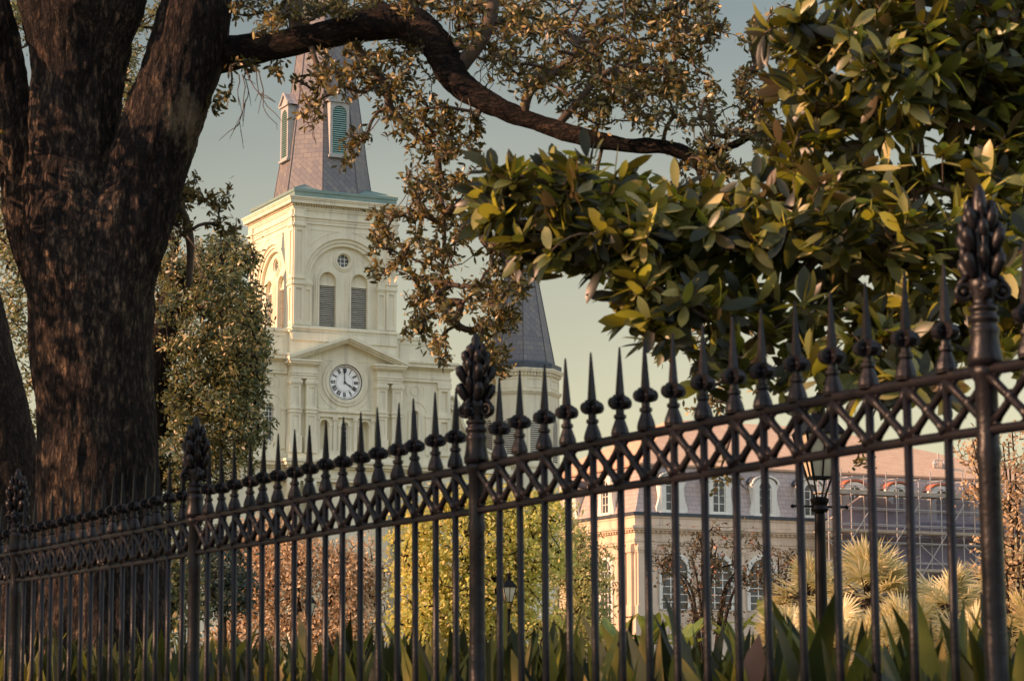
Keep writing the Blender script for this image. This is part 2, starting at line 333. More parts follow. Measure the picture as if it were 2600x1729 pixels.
# ------------------------------------------------------------------ iron fence
fence = empty('iron_fence', F0, FROT, 'black iron picket fence with spiked finials and a lattice frieze running across the whole foreground', 'fence')
LEAN = .016
def lean_mesh(o):
    for v in o.data.vertices: v.co.x += LEAN*(v.co.z-1.7)
def tower_post():
    b = MB()
    b.lathe([(.05,.42),(.05,.9),(.036,.93),(.033,1.9),(.040,1.93),(.034,1.96),(.034,2.15),(.046,2.17),(.046,2.2)], 14)
    return b
def post_finial():
    b = MB()
    b.lathe([(.052,0),(.054,.02),(.048,.045),(.043,.085),(.046,.1),(.046,.112),(.040,.118),(.040,.128),(.046,.135),(.046,.148),(.038,.153),(.038,.163),(.044,.168),(.044,.178),
             (.034,.185),(.036,.2),(.044,.235),(.046,.255),(.034,.27),(.038,.30),(.042,.34),(.043,.38),(.036,.43),(.025,.46),(.022,.50),(.017,.53),(.009,.548),(.002,.553)], 16)
    for k in range(4):
        a = k*math.pi/2+math.pi/4; c, s = math.cos(a), math.sin(a)
        b.T = Matrix.Translation((c*.056, s*.056, .222)) @ Matrix.Rotation(a, 4, 'Z')
        b.ring(0, 0, .016, .029, -.015, .015, 0, 360, 14); b.ball((0, 0, 0), .014, (1, 1.6, 1)); b.T = None
        b.tube([(c*.035, s*.035, .27), (c*.055, s*.055, .262), (c*.075, s*.075, .24)], [.012, .011, .008], 6)
    for z, rr, sz in ((.312, .064, .0215), (.387, .067, .021), (.452, .045, .0185)):   # three tiers of curled leaf lobes
        for k in range(8):
            a = k*math.pi/4; c, s = math.cos(a), math.sin(a)
            q, zz, w = (rr, z, sz) if k % 2 == 0 else (rr*.80, z+.028, sz*.72)
            b.tube([(c*.028, s*.028, zz-.06), (c*q*.78, s*q*.78, zz-.032), (c*q, s*q, zz-.004), (c*q*1.04, s*q*1.04, zz+.014), (c*q*.92, s*q*.92, zz+.024)], [w*.5, w*.8, w, w*.85, w*.35], 8)
    for k in range(4):
        a = k*math.pi/2+math.pi/4; c, s = math.cos(a), math.sin(a)
        b.tube([(c*.036, s*.036, .275), (c*.052, s*.052, .34), (c*.046, s*.046, .42), (c*.022, s*.022, .49)], [.007, .008, .007, .004], 6)
    return b
def picket_finial():
    b = MB()
    b.lathe([(.033,0),(.035,.012),(.031,.03),(.022,.055),(.018,.066),(.024,.07),(.024,.082),(.016,.086),(.016,.115),(.017,.15),(.016,.155)], 12)
    b.lathe([(.0185,.15),(.0042,.338),(.0015,.344)], 4, rot=math.pi/4)
    for k in range(4):
        a = k*math.pi/2; c, s = math.cos(a), math.sin(a)
        b.T = Matrix.Translation((c*.024, s*.024, .128)) @ Matrix.Rotation(a, 4, 'Z')
        b.ring(0, 0, .009, .0235, -.013, .013, 0, 360, 12); b.ball((0, 0, 0), .0105, (1, 1.7, 1)); b.T = None
        b.tube([(c*.012, s*.012, .152), (c*.024, s*.024, .15), (c*.038, s*.038, .136)], [.009, .009, .006], 6)
    return b
pf, kf = post_finial(), picket_finial()
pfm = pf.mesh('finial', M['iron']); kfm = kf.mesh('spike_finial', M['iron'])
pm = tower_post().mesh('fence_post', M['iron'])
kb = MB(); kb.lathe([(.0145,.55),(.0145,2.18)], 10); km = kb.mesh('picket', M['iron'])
for m_ in (pfm, pm, km): m_.polygons.foreach_set('use_smooth', [True]*len(m_.polygons))
def link(name, me, parent, loc, rot=0, sm=False):
    o = bpy.data.objects.new(name, me); COL.objects.link(o); o.parent = parent; o.location = loc; o.rotation_euler = (0, LEAN, rot); return o
I0, I1 = -1, 5
for i in range(I0, I1+1):
    p = link('fence_post', pm, fence, (i*PANEL-.02, 0, 0))
    f = bpy.data.objects.new('finial', pfm); COL.objects.link(f); f.parent = p; f.location = (0, 0, ZU+.014); f.rotation_euler = (0, 0, .3+i)
    if i == I1: break
    lb = MB(); st = PANEL/17
    for k in range(17):
        x0, x1 = i*PANEL+k*st, i*PANEL+(k+1)*st; cx = (x0+x1)/2; zt, zb = ZU-.012, ZL+.012
        for (za, zc_, yo) in ((zb, zt, .005), (zt, zb, -.005)):   # crossed cast rods, thicker at the feet, with a boss where they meet
            lb.tube([(x0+(x1-x0)*t_, yo, za+(zc_-za)*t_) for t_ in (.03, .2, .5, .8, .97)], [.022, .0145, .013, .0145, .022], 8)
        lb.ball((cx, 0, (zt+zb)/2), .023, (1, .9, 1))
        for xx, sg in ((x0, 1), (x1, -1)):
            for zz, sz in ((zt, -1), (zb, 1)):
                lb.prism([(xx, zz+sz*.001), (xx+sg*.05, zz+sz*.001), (xx+sg*.027, zz+sz*.016), (xx+sg*.012, zz+sz*.034), (xx, zz+sz*.05)], -.0085, .0085)
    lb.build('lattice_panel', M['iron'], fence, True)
    for k in range(1, 17):
        jz = random.uniform(-.004, .004)
        p = link('picket', km, fence, (i*PANEL+k*st+random.uniform(-.003, .003)-.02, 0, 0))
        p.rotation_euler = (random.uniform(-.003, .003), LEAN+random.uniform(-.004, .004), 0)
        f = bpy.data.objects.new('spike_finial', kfm); COL.objects.link(f); f.parent = p; f.location = (0, 0, ZU+.014+jz); f.rotation_euler = (random.uniform(-.02, .02), random.uniform(-.02, .02), random.uniform(-.1, .1))
for nm, z, r in (('top_rail', ZU, .0185), ('frieze_rail', ZL, .016), ('bottom_rail', .92, .018)):
    b = MB(); pts = []
    for j in range(81):
        x = I0*PANEL+(I1-I0)*PANEL*j/80
        pts.append((x, .0, z+.003*math.sin(x*1.3)+.002*math.sin(x*3.1)))
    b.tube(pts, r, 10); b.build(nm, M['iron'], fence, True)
b = MB(); b.box(I0*PANEL-.3, I1*PANEL+.3, -.19, .19, 0, .55); b.build('kerb_wall', M['kerb'], fence)

# ------------------------------------------------------------------ cathedral (local frame: x along the front, y into it)
PHI = R_(26); CO = Vector((-11.425, 130., 0))
def part(b, name, mats, parent, smooth=False): return b.build(name, mats, parent, smooth)
church = empty('cathedral', CO, PHI, 'pale cream cathedral with a clock, a louvred bell tower and grey slate spires', 'church')
TW, TS = 5.84, 6.6
b = MB(); louv = []; rounds = []
TF = [(Matrix.Identity(4), TW, True), (Matrix(((0, 1, 0, 0), (-1, 0, 0, TS), (0, 0, 1, 0), (0, 0, 0, 1))), TS, True),
      (Matrix(((-1, 0, 0, TW), (0, -1, 0, TS), (0, 0, 1, 0), (0, 0, 0, 1))), TW, False), (Matrix(((0, -1, 0, TW), (1, 0, 0, 0), (0, 0, 1, 0), (0, 0, 0, 1))), TS, False)]
b.box(.6, TW-.6, .6, TS-.6, 14, 27)
for T, wd, full in TF:
    b.T = T; cx = wd/2
    e = .001
    if not full:
        b.plate(rect(e, wd-e, 20.8, 26.2), [], 0.02, .58); continue
    b.plate(rect(e, wd-e, 20.78, 26.2), [arch(cx, 20.79, 23.2, 2.34, 28)], 0, .22)
    b.plate(rect(.24, wd-.24, 20.78, 26.1), [arch(cx-.9, 20.82, 23.28, .48), arch(cx+.9, 20.82, 23.28, .48), circ(cx, 24.43, .34)], .3, .56)
    b.ring(cx, 23.2, 2.17, 2.36, .06, .31, n=32); b.ring(cx, 23.2, 1.98, 2.19, .13, .32, n=32)
    b.ring(cx, 23.2, 2.36, 2.45, -.025, .02, n=32)
    # spandrel panels, incised as thin proud fillets
    for sg in (-1, 1):
        xa = cx+sg*2.08; b.box(min(xa, xa+sg*.035), max(xa, xa+sg*.035), -.018, .01, 25.02, 25.92)
        xb = cx+sg*.35; b.box(min(xa, xb), max(xa, xb), -.018, .01, 25.90, 25.935)
        b.ring(cx, 23.2, 2.72, 2.755, -.018, .01, 90-sg*10 if False else (42 if sg > 0 else 98), 82 if sg > 0 else 138, 12)
    for sg in (-1, 1):
        ax = cx+sg*.9
        for r0, r1, y in ((.475, .58, .2), (.58, .68, .235), (.68, .78, .262)):
            b.ring(ax, 23.28, r0, r1, y, .302, n=20)
            for s2 in (-1, 1):
                if r1 > .62 and s2 != sg: r1c = min(r1, .885) 
                else: r1c = r1
                xs = sorted((ax+s2*r0, ax+s2*r1c)); b.box(xs[0], xs[1], y, .302, 20.8, 23.28)
        lv = MB(); lv.T = T
        lv.mi = 1; lv.box(ax-.5, ax+.5, .5, .53, 20.82, 23.1); lv.mi = 0
        for k in range(22):
            z = 20.86+k*.1; tl = random.uniform(-.012, .012)
            lv.add([(ax-.47,.40,z+tl),(ax+.47,.40,z),(ax+.47,.49,z+.045),(ax-.47,.49,z+.045+tl),(ax-.47,.40,z+.022+tl),(ax+.47,.40,z+.022),(ax+.47,.49,z+.067),(ax-.47,.49,z+.067)],
                   [(0,1,5,4),(4,5,6,7),(0,3,2,1),(0,4,7,3),(1,2,6,5)])
        part(lv, 'louvre', [M['louvre'], M['dark']], church)
        b.box(ax-.47, ax+.47, .36, .5, 23.05, 23.16)
        b.prism(arch(ax, 23.16, 23.28, .475), .44, .5)
    b.ring(cx, 24.43, .33, .41, .33, .40, 0, 360, 28); b.ring(cx, 24.43, .40, .47, .22, .302, 0, 360, 28); b.ring(cx, 24.43, .47, .58, .26, .302, 0, 360, 28)
    for sg in (-1, 1): b.ring(cx, 24.43, .80, .83, .285, .302, -40 if sg > 0 else 150, 30 if sg > 0 else 220, 10); b.ring(cx, 23.2, 1.66, 1.69, .285, .302, 22 if sg > 0 else 118, 62 if sg > 0 else 158, 12)
    rw = MB(); rw.T = T; rw.mi = 1; rw.disc(cx, 24.43, .335, .46); rw.mi = 0
    for k in (-.11, .11):
        rw.box(cx+k-.016, cx+k+.016, .42, .455, 24.12, 24.74); rw.box(cx-.31, cx+.31, .425, .45, 24.43+k-.016, 24.43+k+.016)
    part(rw, 'round_window', [M['white'], M['glass']], church)
    for sg in (-1, 1):
        X = lambda a, c: sorted((cx+sg*(cx-a), cx+sg*(cx-c)))
        x0, x1 = X(-.0, .56)
        ex = .012 if sg < 0 else -.012
        b.plate(rect(x0, x1, 23.32, 26.0), [rect(x0+.13, x1-.13, 23.5, 25.82)], -.07, .001)
        b.plate(rect(x0, x1, 20.82, 22.95), [rect(x0+.13, x1-.13, 21.05, 22.75)], -.07, .001)
        b.box(x0-.05, x1+.05, -.13, .001, 22.95, 23.06); b.box(x0-.02, x1+.02, -.10, .001, 23.06, 23.24); b.box(x0-.06, x1+.06, -.14, .001, 23.24, 23.32)
        b.box(x0-.04, x1+.04, -.10, .001, 26.0, 26.06); b.box(x0-.08, x1+.08, -.15, .001, 26.06, 26.19)
        y0, y1 = X(.60, 1.04)
        b.plate(rect(y0, y1, 20.82, 22.9), [rect(y0+.1, y1-.1, 21.05, 22.7)], .03, .1); b.box(y0+.01, y1-.01, .09, .3, 20.82, 22.9)
        b.box(y0-.03, y1+.03, .0, .25, 22.9, 22.98); b.box(y0-.05, y1+.05, -.03, .25, 22.98, 23.12); b.box(y0-.02, y1+.02, .02, .25, 23.12, 23.2)
        # ressaut of the entablature over the corner pilasters
        b.box(x0-.03, x1+.03, -.14, .001, 26.19, 26.36); b.box(x0-.05, x1+.05, -.16, .001, 26.36, 26.5); b.box(x0-.1, x1+.1, -.21, .001, 26.5, 26.6); b.box(x0-.03, x1+.03, -.14, .001, 26.6, 26.92)
b.T = None
def band(bb, pr, z0, z1, x0=0, x1=TW, y0=0, y1=TS): bb.box(x0-pr, x1+pr, y0-pr, y1+pr, z0, z1)
band(b, .05, 26.2, 26.36); band(b, .075, 26.36, 26.5); band(b, .13, 26.5, 26.6); band(b, .04, 26.6, 26.9); band(b, .06, 20.0, 20.79)
band(b, .12, 20.62, 20.72)
tower = part(b, 'bell_tower', M['stucco'], church)
b = MB(); band(b, .08, 26.9, 27.0); band(b, .11, 27.0, 27.1); band(b, .07, 27.1, 27.23)
for T, wd, full in TF:
    b.T = T; n = int(wd/.13)
    for k in range(n+1):
        x = -.16+(wd+.32)*k/n; b.box(x-.034, x+.034, -.17, -.065, 27.12, 27.225)
b.T = None; band(b, .33, 27.23, 27.42); band(b, .37, 27.42, 27.5); band(b, .41, 27.5, 27.58)
for x0, x1 in ((-.06, .62), (TW-.62, TW+.06)): b.box(x0-.3, x1+.3, -.42, .1, 27.235, 27.57) if False else None
part(b, 'tower_cornice', M['stucco'], church)
b = MB(); band(b, .0, 27.58, 27.9); band(b, .05, 27.9, 28.05)
for k in range(5): b.box(.6+k*1.15, .62+k*1.15, -.012, 0, 27.6, 27.9)
cx, cy, a0 = TW/2, TS/2, 2.45
b.lathe([], 3) if False else None
zc = 28.05
q = [(-.05, -.05), (TW+.05, -.05), (TW+.05, TS+.05), (-.05, TS+.05)]
t8 = math.tan(math.pi/8)
def octv(a, z): return [(cx+x*a, cy+y*a, z) for x, y in ((-t8,-1),(t8,-1),(1,-t8),(1,t8),(t8,1),(-t8,1),(-1,t8),(-1,-t8))]
o8 = octv(a0+.02, 28.22); vs = [(x, y, zc) for x, y in q]+o8
hp = [(cx+sx*a0*.715, cy+sy*a0*.715, 28.62) for sx, sy in ((-1,-1),(1,-1),(1,1),(-1,1))]
vs += hp
b.add(vs, [(0,1,5,4),(1,2,7,6),(2,3,9,8),(3,0,11,10),(0,4,12),(0,12,11),(1,6,13),(1,13,5),(2,8,14),(2,14,7),(3,10,15),(3,15,9)])
for i, (h, s) in enumerate(zip(hp, q)): b.bar((*s, zc), h, .06)
part(b, 'copper_roof', M['copper'], church)
b = MB(); prof = [(28.1, 2.48), (28.9, 2.36), (30.2, 2.17), (31.8, 1.98), (35., 1.55), (38.5, 1.16), (43, .68), (48, .14), (48.6, .04)]
for (z0, r0), (z1, r1) in zip(prof, prof[1:]):
    A, B = octv(r0, z0), octv(r1, z1)
    for i in range(8):
        j = (i+1) % 8; w0, w1 = r0*t8, r1*t8
        b.quad(A[i], A[j], B[j], B[i], [(-w0, z0), (w0, z0), (w1, z1), (-w1, z1)])
part(b, 'spire', M['slate'], church)
b = MB()
for i in range(8): b.tube([octv(r, z)[i] for z, r in prof], .035, 6)
part(b, 'spire_ridge', M['slate'], church)
b = MB(); b.ball((cx, cy, 48.9), .3); b.bar((cx, cy, 48), (cx, cy, 51), .09); b.bar((cx-.5, cy, 50.2), (cx+.5, cy, 50.2), .09); part(b, 'spire_cross', M['lead'], church)
def dormer(T):
    d = MB(); d.T = T   # x across, y into the spire, z up, origin at sill centre of its front plane
    w = .55
    d.mi = 0
    d.plate(rect(-w, w, 0, 2.95), [arch(0, .12, 2.35, .40, 12)], 0, .12)
    d.box(-w, -w+.02, .12, 1.7, 0, 2.95); d.box(w-.02, w, .12, 1.7, 0, 2.95)
    d.box(-w-.07, w+.07, -.07, .1, -.1, .02)
    d.prism([(-w-.12, 2.95), (w+.12, 2.95), (0, 3.62)], 0, .15)
    d.box(-w-.13, w+.13, -.09, .02, 2.93, 3.03)
    for s in (-1, 1): d.bar((s*(w+.14), -.06, 3.02), (0, -.06, 3.68), .1, .08, (0, 1, 0))
    o = part(d, 'dormer', [M['dormer']], church)
    rf = MB(); rf.T = T
    for s in (-1, 1): rf.quad((s*(w+.17), -.08, 2.98), (0, -.08, 3.70), (0, 2.2, 3.70), (s*(w+.17), 2.2, 2.98), [(0, 0), (0, .9), (2, .9), (2, 0)])
    part(rf, 'dormer_roof', M['slate_m'], o)
    lv = MB(); lv.T = T; lv.mi = 1; lv.box(-.41, .41, .13, .15, .12, 2.75); lv.mi = 0
    for k in range(22):
        z = .14+k*.118; ww = .395 if z < 2.35 else math.sqrt(max(.0, .395**2-(z+.05-2.35)**2))
        if ww > .05: lv.add([(-ww,.03,z),(ww,.03,z),(ww,.12,z+.075),(-ww,.12,z+.075),(-ww,.03,z+.02),(ww,.03,z+.02),(ww,.12,z+.095),(-ww,.12,z+.095)], [(0,1,5,4),(4,5,6,7),(0,3,2,1)])
    part(lv, 'louvre', [M['green_louvre'], M['dark']], o)
dormer(Matrix.Translation((cx, cy-2.3, 30.25)))
dormer(Matrix.Translation((cx-2.3, cy, 30.25)) @ Matrix.Rotation(-math.pi/2, 4, 'Z'))

# facade below the tower
b = MB()
VW = .12   # wing wall plane
# central wall with clock recess and niches
b.plate(rect(-.22, TW+.22, 13.9, 19.2), [circ(2.92, 17.92, .95, 36)]+[arch(2.92+k*1.14, 14.32, 15.66, .24, 10) for k in (-1, 1)]+[arch(2.92, 14.32, 15.62, .2, 10)], -.1, .3)
b.box(-.22, TW+.22, .28, .6, 13.9, 19.2)
b.ring(2.92, 17.92, 1.12, 1.28, -.17, -.099, 0, 360, 40); b.ring(2.92, 17.92, .94, 1.12, -.21, -.099, 0, 360, 40)
for sg in (-1, 1):
    a = (205, 250) if sg < 0 else (290, 335); b.ring(2.92, 17.92, 1.52, 1.56, -.125, -.099, *a, 12)
    x = 2.92+sg*1.52; b.box(min(x, x-sg*.035), max(x, x-sg*.035), -.125, -.099, 16.5, 17.4); b.box(min(x, 2.92+sg*.75), max(x, 2.92+sg*.75), -.125, -.099, 16.48, 16.515)
for k in (-1, 0, 1):
    x = 2.92+k*1.14; r = .24 if k else .2; zs = 15.66 if k else 15.62
    b.ring(x, zs, r, r+.08, -.16, -.099, n=14); b.ring(x, zs, r+.08, r+.16, -.135, -.099, n=14)
    for s in (-1, 1):
        xx = x+s*(r+.12); b.box(xx-.05, xx+.05, -.15, -.099, 14.25, 15.6); b.box(xx-.09, xx+.09, -.17, -.099, 15.56, 15.66)
for x in (1.25+.1, 2.35, 3.49, 4.49): b.box(x-.09, x+.09, -.2, -.099, 14.1, 16.0); b.box(x-.13, x+.13, -.24, -.099, 15.88, 16.03)
b.box(1.2, 4.65, -.24, -.099, 16.03, 16.12); b.box(1.2, 4.65, -.2, -.099, 16.12, 16.28); b.box(1.2, 4.65, -.3, -.099, 16.28, 16.38)
b.box(1.2, 4.65, -.22, -.099, 14.05, 14.28)
# wings
for sg in (-1, 1):
    X = lambda a: 2.92+sg*(a-2.92)
    def xb(x0, x1, *r): xs = sorted((X(x0), X(x1))); b.box(xs[0], xs[1], *r)
    o = [(min(X(6.06), X(9.06)), 13.9), (max(X(6.06), X(9.06)), 13.9), (max(X(6.06), X(9.06)), 19.3), (min(X(6.06), X(9.06)), 19.3)]
    wc = X(7.02)
    b.plate(o, [arch(wc, 14.67, 16.46, .2, 12)], VW, .5); xb(6.06, 9.06, .45, .8, 13.9, 19.3)
    b.ring(wc, 16.46, .2, .3, .05, VW+.001, n=16); b.ring(wc, 16.46, .3, .4, .085, VW+.001, n=16)
    for s in (-1, 1): xs = sorted((wc+s*.2, wc+s*.39)); b.box(xs[0], xs[1], .07, VW+.001, 14.6, 16.46)
    b.ring(wc, 16.46, .66, .80, .09, VW+.001, n=20)
    for s in (-1, 1):
        xs = sorted((wc+s*.62, wc+s*.86)); b.box(xs[0], xs[1], .06, VW+.001, 14.3, 16.3); xs = sorted((wc+s*.58, wc+s*.9)); b.box(xs[0], xs[1], .03, VW+.001, 16.3, 16.46)
    b.ring(wc, 17.72, .23, .27, .09, VW+.001, 0, 360, 20)
    for s in (-1, 1): b.ring(wc, 17.72, .5, .53, .095, VW+.001, -35 if s > 0 else 145, 35 if s > 0 else 215, 10); b.box(wc+s*.75-.3, wc+s*.75+.3, .095, VW+.001, 18.1, 18.13)
    # end pilaster with panel
    xs = sorted((X(8.36), X(9.06)))
    b.plate(rect(xs[0], xs[1], 16.5, 17.9), [rect(xs[0]+.17, xs[1]-.17, 16.65, 17.75)], .02, VW+.002)
    b.plate(rect(xs[0], xs[1], 14.3, 16.3), [rect(xs[0]+.17, xs[1]-.17, 14.5, 16.1)], .02, VW+.002)
    xb(8.3, 9.1, -.03, VW, 16.3, 16.5); xb(8.3, 9.12, -.02, VW, 17.9, 18.2)
    # wing entablature
    xb(6.1, 9.1, .02, .6, 18.2, 18.36); xb(6.1, 9.12, -.01, .6, 18.36, 18.48); xb(6.1, 9.06, .04, .6, 18.48, 18.85); xb(6.1, 9.16, -.08, .6, 18.85, 18.95); xb(6.1, 9.34, -.26, .6, 18.95, 19.15); xb(6.1, 9.42, -.33, .6, 19.15, 19.27)
    # attic parapet
    xb(5.95, 8.85, .3, .9, 19.27, 20.55); xb(5.9, 8.9, .24, .95, 20.45, 20.62); xb(6.2, 8.6, .27, .31, 20.2, 20.23); xb(6.2, 6.23, .27, .31, 19.4, 20.2)
b.box(-.12, 5.96, .02, .9, 19.0, 20.5); b.box(-.2, 6.04, -.06, .95, 20.42, 20.52)
part(b, 'facade_wall', M['stucco'], church)
# pediment
b = MB()
for sg in (-1, 1):
    for (w0, w1, y) in ((.0, .16, -.72), (.16, .26, -.62), (.26, .36, -.5)):
        ax, az, ex, ez = 2.92, 20.32-w0, 2.92+sg*3.36, 19.08-w0
        bz = (w1-w0)
        b.prism([(ax, az), (ex, ez), (ex, ez-bz), (ax, az-bz)], y, .02)
b.prism([(-.2, 19.0), (TW+.2, 19.0), (2.92, 20.1)], -.12, .02)
for x0, x1 in ((-.24, 1.28), (TW-1.28, TW+.24)):
    b.box(x0+.06, x1-.06, -.46, 0, 17.95, 18.1); b.box(x0+.03, x1-.03, -.5, 0, 18.1, 18.22); b.box(x0, x1, -.53, 0, 18.22, 18.28); b.box(x0+.06, x1-.06, -.46, 0, 18.28, 18.62)
    b.box(x0-.04, x1+.04, -.56, 0, 18.62, 18.7); b.box(x0-.13, x1+.1, -.66, 0, 18.7, 18.82); b.box(x0-.2, x1+.14, -.73, 0, 18.82, 18.92)
part(b, 'pediment', M['stucco'], church)
for x0 in (-.24, .64, TW-1.22, TW-.34):
    b = MB(); x1 = x0+.58
    b.plate(rect(x0, x1, 16.42, 17.62), [rect(x0+.12, x1-.12, 16.55, 17.5)], -.42, -.05); b.box(x0+.02, x1-.02, -.38, 0, 16.42, 17.6)
    b.box(x0-.03, x1+.03, -.45, 0, 17.62, 17.7); b.box(x0-.06, x1+.06, -.49, 0, 17.7, 17.86); b.box(x0, x1, -.44, 0, 17.86, 17.95)
    b.box(x0-.04, x1+.04, -.47, 0, 16.16, 16.24); b.box(x0-.01, x1+.01, -.44, 0, 16.24, 16.34); b.box(x0-.05, x1+.05, -.48, 0, 16.34, 16.42)
    b.plate(rect(x0, x1, 14.95, 16.16), [rect(x0+.12, x1-.12, 15.1, 16.0)], -.42, -.05); b.box(x0+.02, x1-.02, -.38, 0, 14.95, 16.1)
    b.box(x0-.05, x1+.05, -.48, 0, 14.08, 14.95)
    part(b, 'pilaster', M['stucco'], church)
# clock
b = MB(); b.mi = 1; b.ring(2.92, 17.92, .90, .955, -.16, .02, 0, 360, 40); b.mi = 0; b.ring(2.92, 17.92, .86, .9, -.14, .02, 0, 360, 40)
clock = part(b, 'clock', [M['white'], M['black']], church)
b = MB(); b.disc(2.92, 17.92, .9, -.02, 40); part(b, 'clock_dial', M['dial'], clock)
b = MB()
def stroke(x0, z0, x1, z1, w, y=-.03): b.bar((x0, y, z0), (x1, y, z1), w, .02, (0, 1, 0))
nums = ['XII', 'I', 'II', 'III', 'IIII', 'V', 'VI', 'VII', 'VIII', 'IX', 'X', 'XI']
for h, tx in enumerate(nums):
    a = math.pi/2-h*math.pi/6; rr = .64; hh = .105
    er = Vector((math.cos(a), math.sin(a))); et = Vector((math.sin(a), -math.cos(a)))
    ws = [{'I': .055, 'V': .11, 'X': .12}[c] for c in tx]; x = -sum(ws)/2
    def pt(u, v): p = Vector((2.92, 17.92))+er*(rr+v)+et*u; return p.x, p.y
    for c, w in zip(tx, ws):
        m = x+w/2; x += w
        if c == 'I': stroke(*pt(m, -hh), *pt(m, hh), .034)
        if c == 'V': stroke(*pt(m-.04, hh), *pt(m, -hh), .036); stroke(*pt(m+.04, hh), *pt(m, -hh), .018)
        if c == 'X': stroke(*pt(m-.045, hh), *pt(m+.045, -hh), .036); stroke(*pt(m+.045, hh), *pt(m-.045, -hh), .018)
    for v in (-hh, hh): stroke(*pt(-sum(ws)/2, v), *pt(sum(ws)/2, v), .014)
for k in range(60):
    a = k*math.pi/30; rr = .815; d = .017 if k % 5 else .024
    x, z = 2.92+rr*math.cos(a), 17.92+rr*math.sin(a); b.box(x-d, x+d, -.035, -.022, z-d, z+d)
b.ring(2.92, 17.92, .46, .467, -.03, -.02, 0, 360, 40)
part(b, 'clock_numerals', M['black'], clock)
b = MB(); a = R_(91.5); b.bar((2.92-.1*math.cos(a), -.06, 17.92-.1*math.sin(a)), (2.92+.42*math.cos(a), -.06, 17.92+.42*math.sin(a)), .04, .02, (0, 1, 0)); b.bar((2.92+.42*math.cos(a), -.06, 17.92+.42*math.sin(a)), (2.92+.74*math.cos(a), -.06, 17.92+.74*math.sin(a)), .022, .02, (0, 1, 0)); b.disc(2.92, 17.92, .06, -.08, 16)
b.ball((2.92+.5*math.cos(a), -.06, 17.92+.5*math.sin(a)), .045, (1, .3, 1)); part(b, 'minute_hand', M['black'], clock)
b = MB(); a = R_(-31); b.bar((2.92, -.05, 17.92), (2.92+.5*math.cos(a), -.05, 17.92+.5*math.sin(a)), .045, .02, (0, 1, 0)); b.ball((2.92+.34*math.cos(a), -.05, 17.92+.34*math.sin(a)), .055, (1, .25, 1)); part(b, 'hour_hand', M['black'], clock)
def arched_window(xc, z0, zs, r, y, rows):
    w = MB(); w.mi = 1; w.prism(arch(xc, z0, zs, r), y, y+.02); w.mi = 0
    w.ring(xc, zs, r-.03, r, y-.05, y-.001, n=14); w.box(xc-r, xc-r+.03, y-.05, y-.001, z0, zs); w.box(xc+r-.03, xc+r, y-.05, y-.001, z0, zs); w.box(xc-r+.03, xc+r-.03, y-.05, y-.001, z0, z0+.05)
    w.box(xc-.016, xc+.016, y-.035, y-.001, z0+.05, zs+r-.03)
    for k in range(1, rows): z = z0+.05+(zs-z0-.05)*k/(rows-1); w.box(xc-r+.03, xc+r-.03, y-.03, y-.001, z-.014, z+.014)
    part(w, 'arched_window', [M['white'], M['glass']], church)
arched_window(2.92, 14.34, 15.62, .19, .08, 6); arched_window(7.02, 14.7, 16.46, .19, .3, 8); arched_window(-1.18, 14.7, 16.46, .19, .3, 8)
# lower storey
b = MB(); b.box(-3.22, 9.06, .2, 1.2, 0, 13.6)
for x0, x1, y in ((-.3, TW+.3, -.42), (-3.22, 9.06, .05)):
    b.box(x0-.05, x1+.05, y-.06, .5, 12.62, 12.78); b.box(x0-.08, x1+.08, y-.1, .5, 12.78, 12.9); b.box(x0, x1, y, .5, 12.9, 13.3); b.box(x0-.1, x1+.1, y-.14, .5, 13.3, 13.42); b.box(x0-.24, x1+.24, y-.32, .5, 13.42, 13.6); b.box(x0-.32, x1+.32, y-.42, .5, 13.6, 13.74); b.box(x0-.02, x1+.02, y+.02, .5, 13.74, 14.06)
b.box(-.25, TW+.25, -.2, .4, 0, 12.6)
part(b, 'lower_storey', M['stucco'], church)
for x in (-.05, .85, TW-.85, TW+.05):
    b = MB(); b.lathe([(.34, 1.2), (.34, 1.4), (.27, 1.5), (.27, 6), (.225, 11.8), (.3, 11.9), (.34, 12.3), (.36, 12.6)], 16, (x, -.5, 0)); b.box(x-.4, x+.4, -.9, -.1, 0, 1.2); part(b, 'column', M['stucco'], church, True)
b = MB(); b.prism(arch(2.92, 0, 4.2, 1.3), -.26, -.2); part(b, 'doorway', M['dark'], church)
b = MB(); b.box(-3.1, 8.95, .8, 46, 0, 9.5); part(b, 'nave', M['stucco_low'], church)
b = MB(); b.prism([(-3.6, 9.4), (9.45, 9.4), (2.92, 12.6)], .8, 46); part(b, 'nave_roof', M['slate_m'], church)
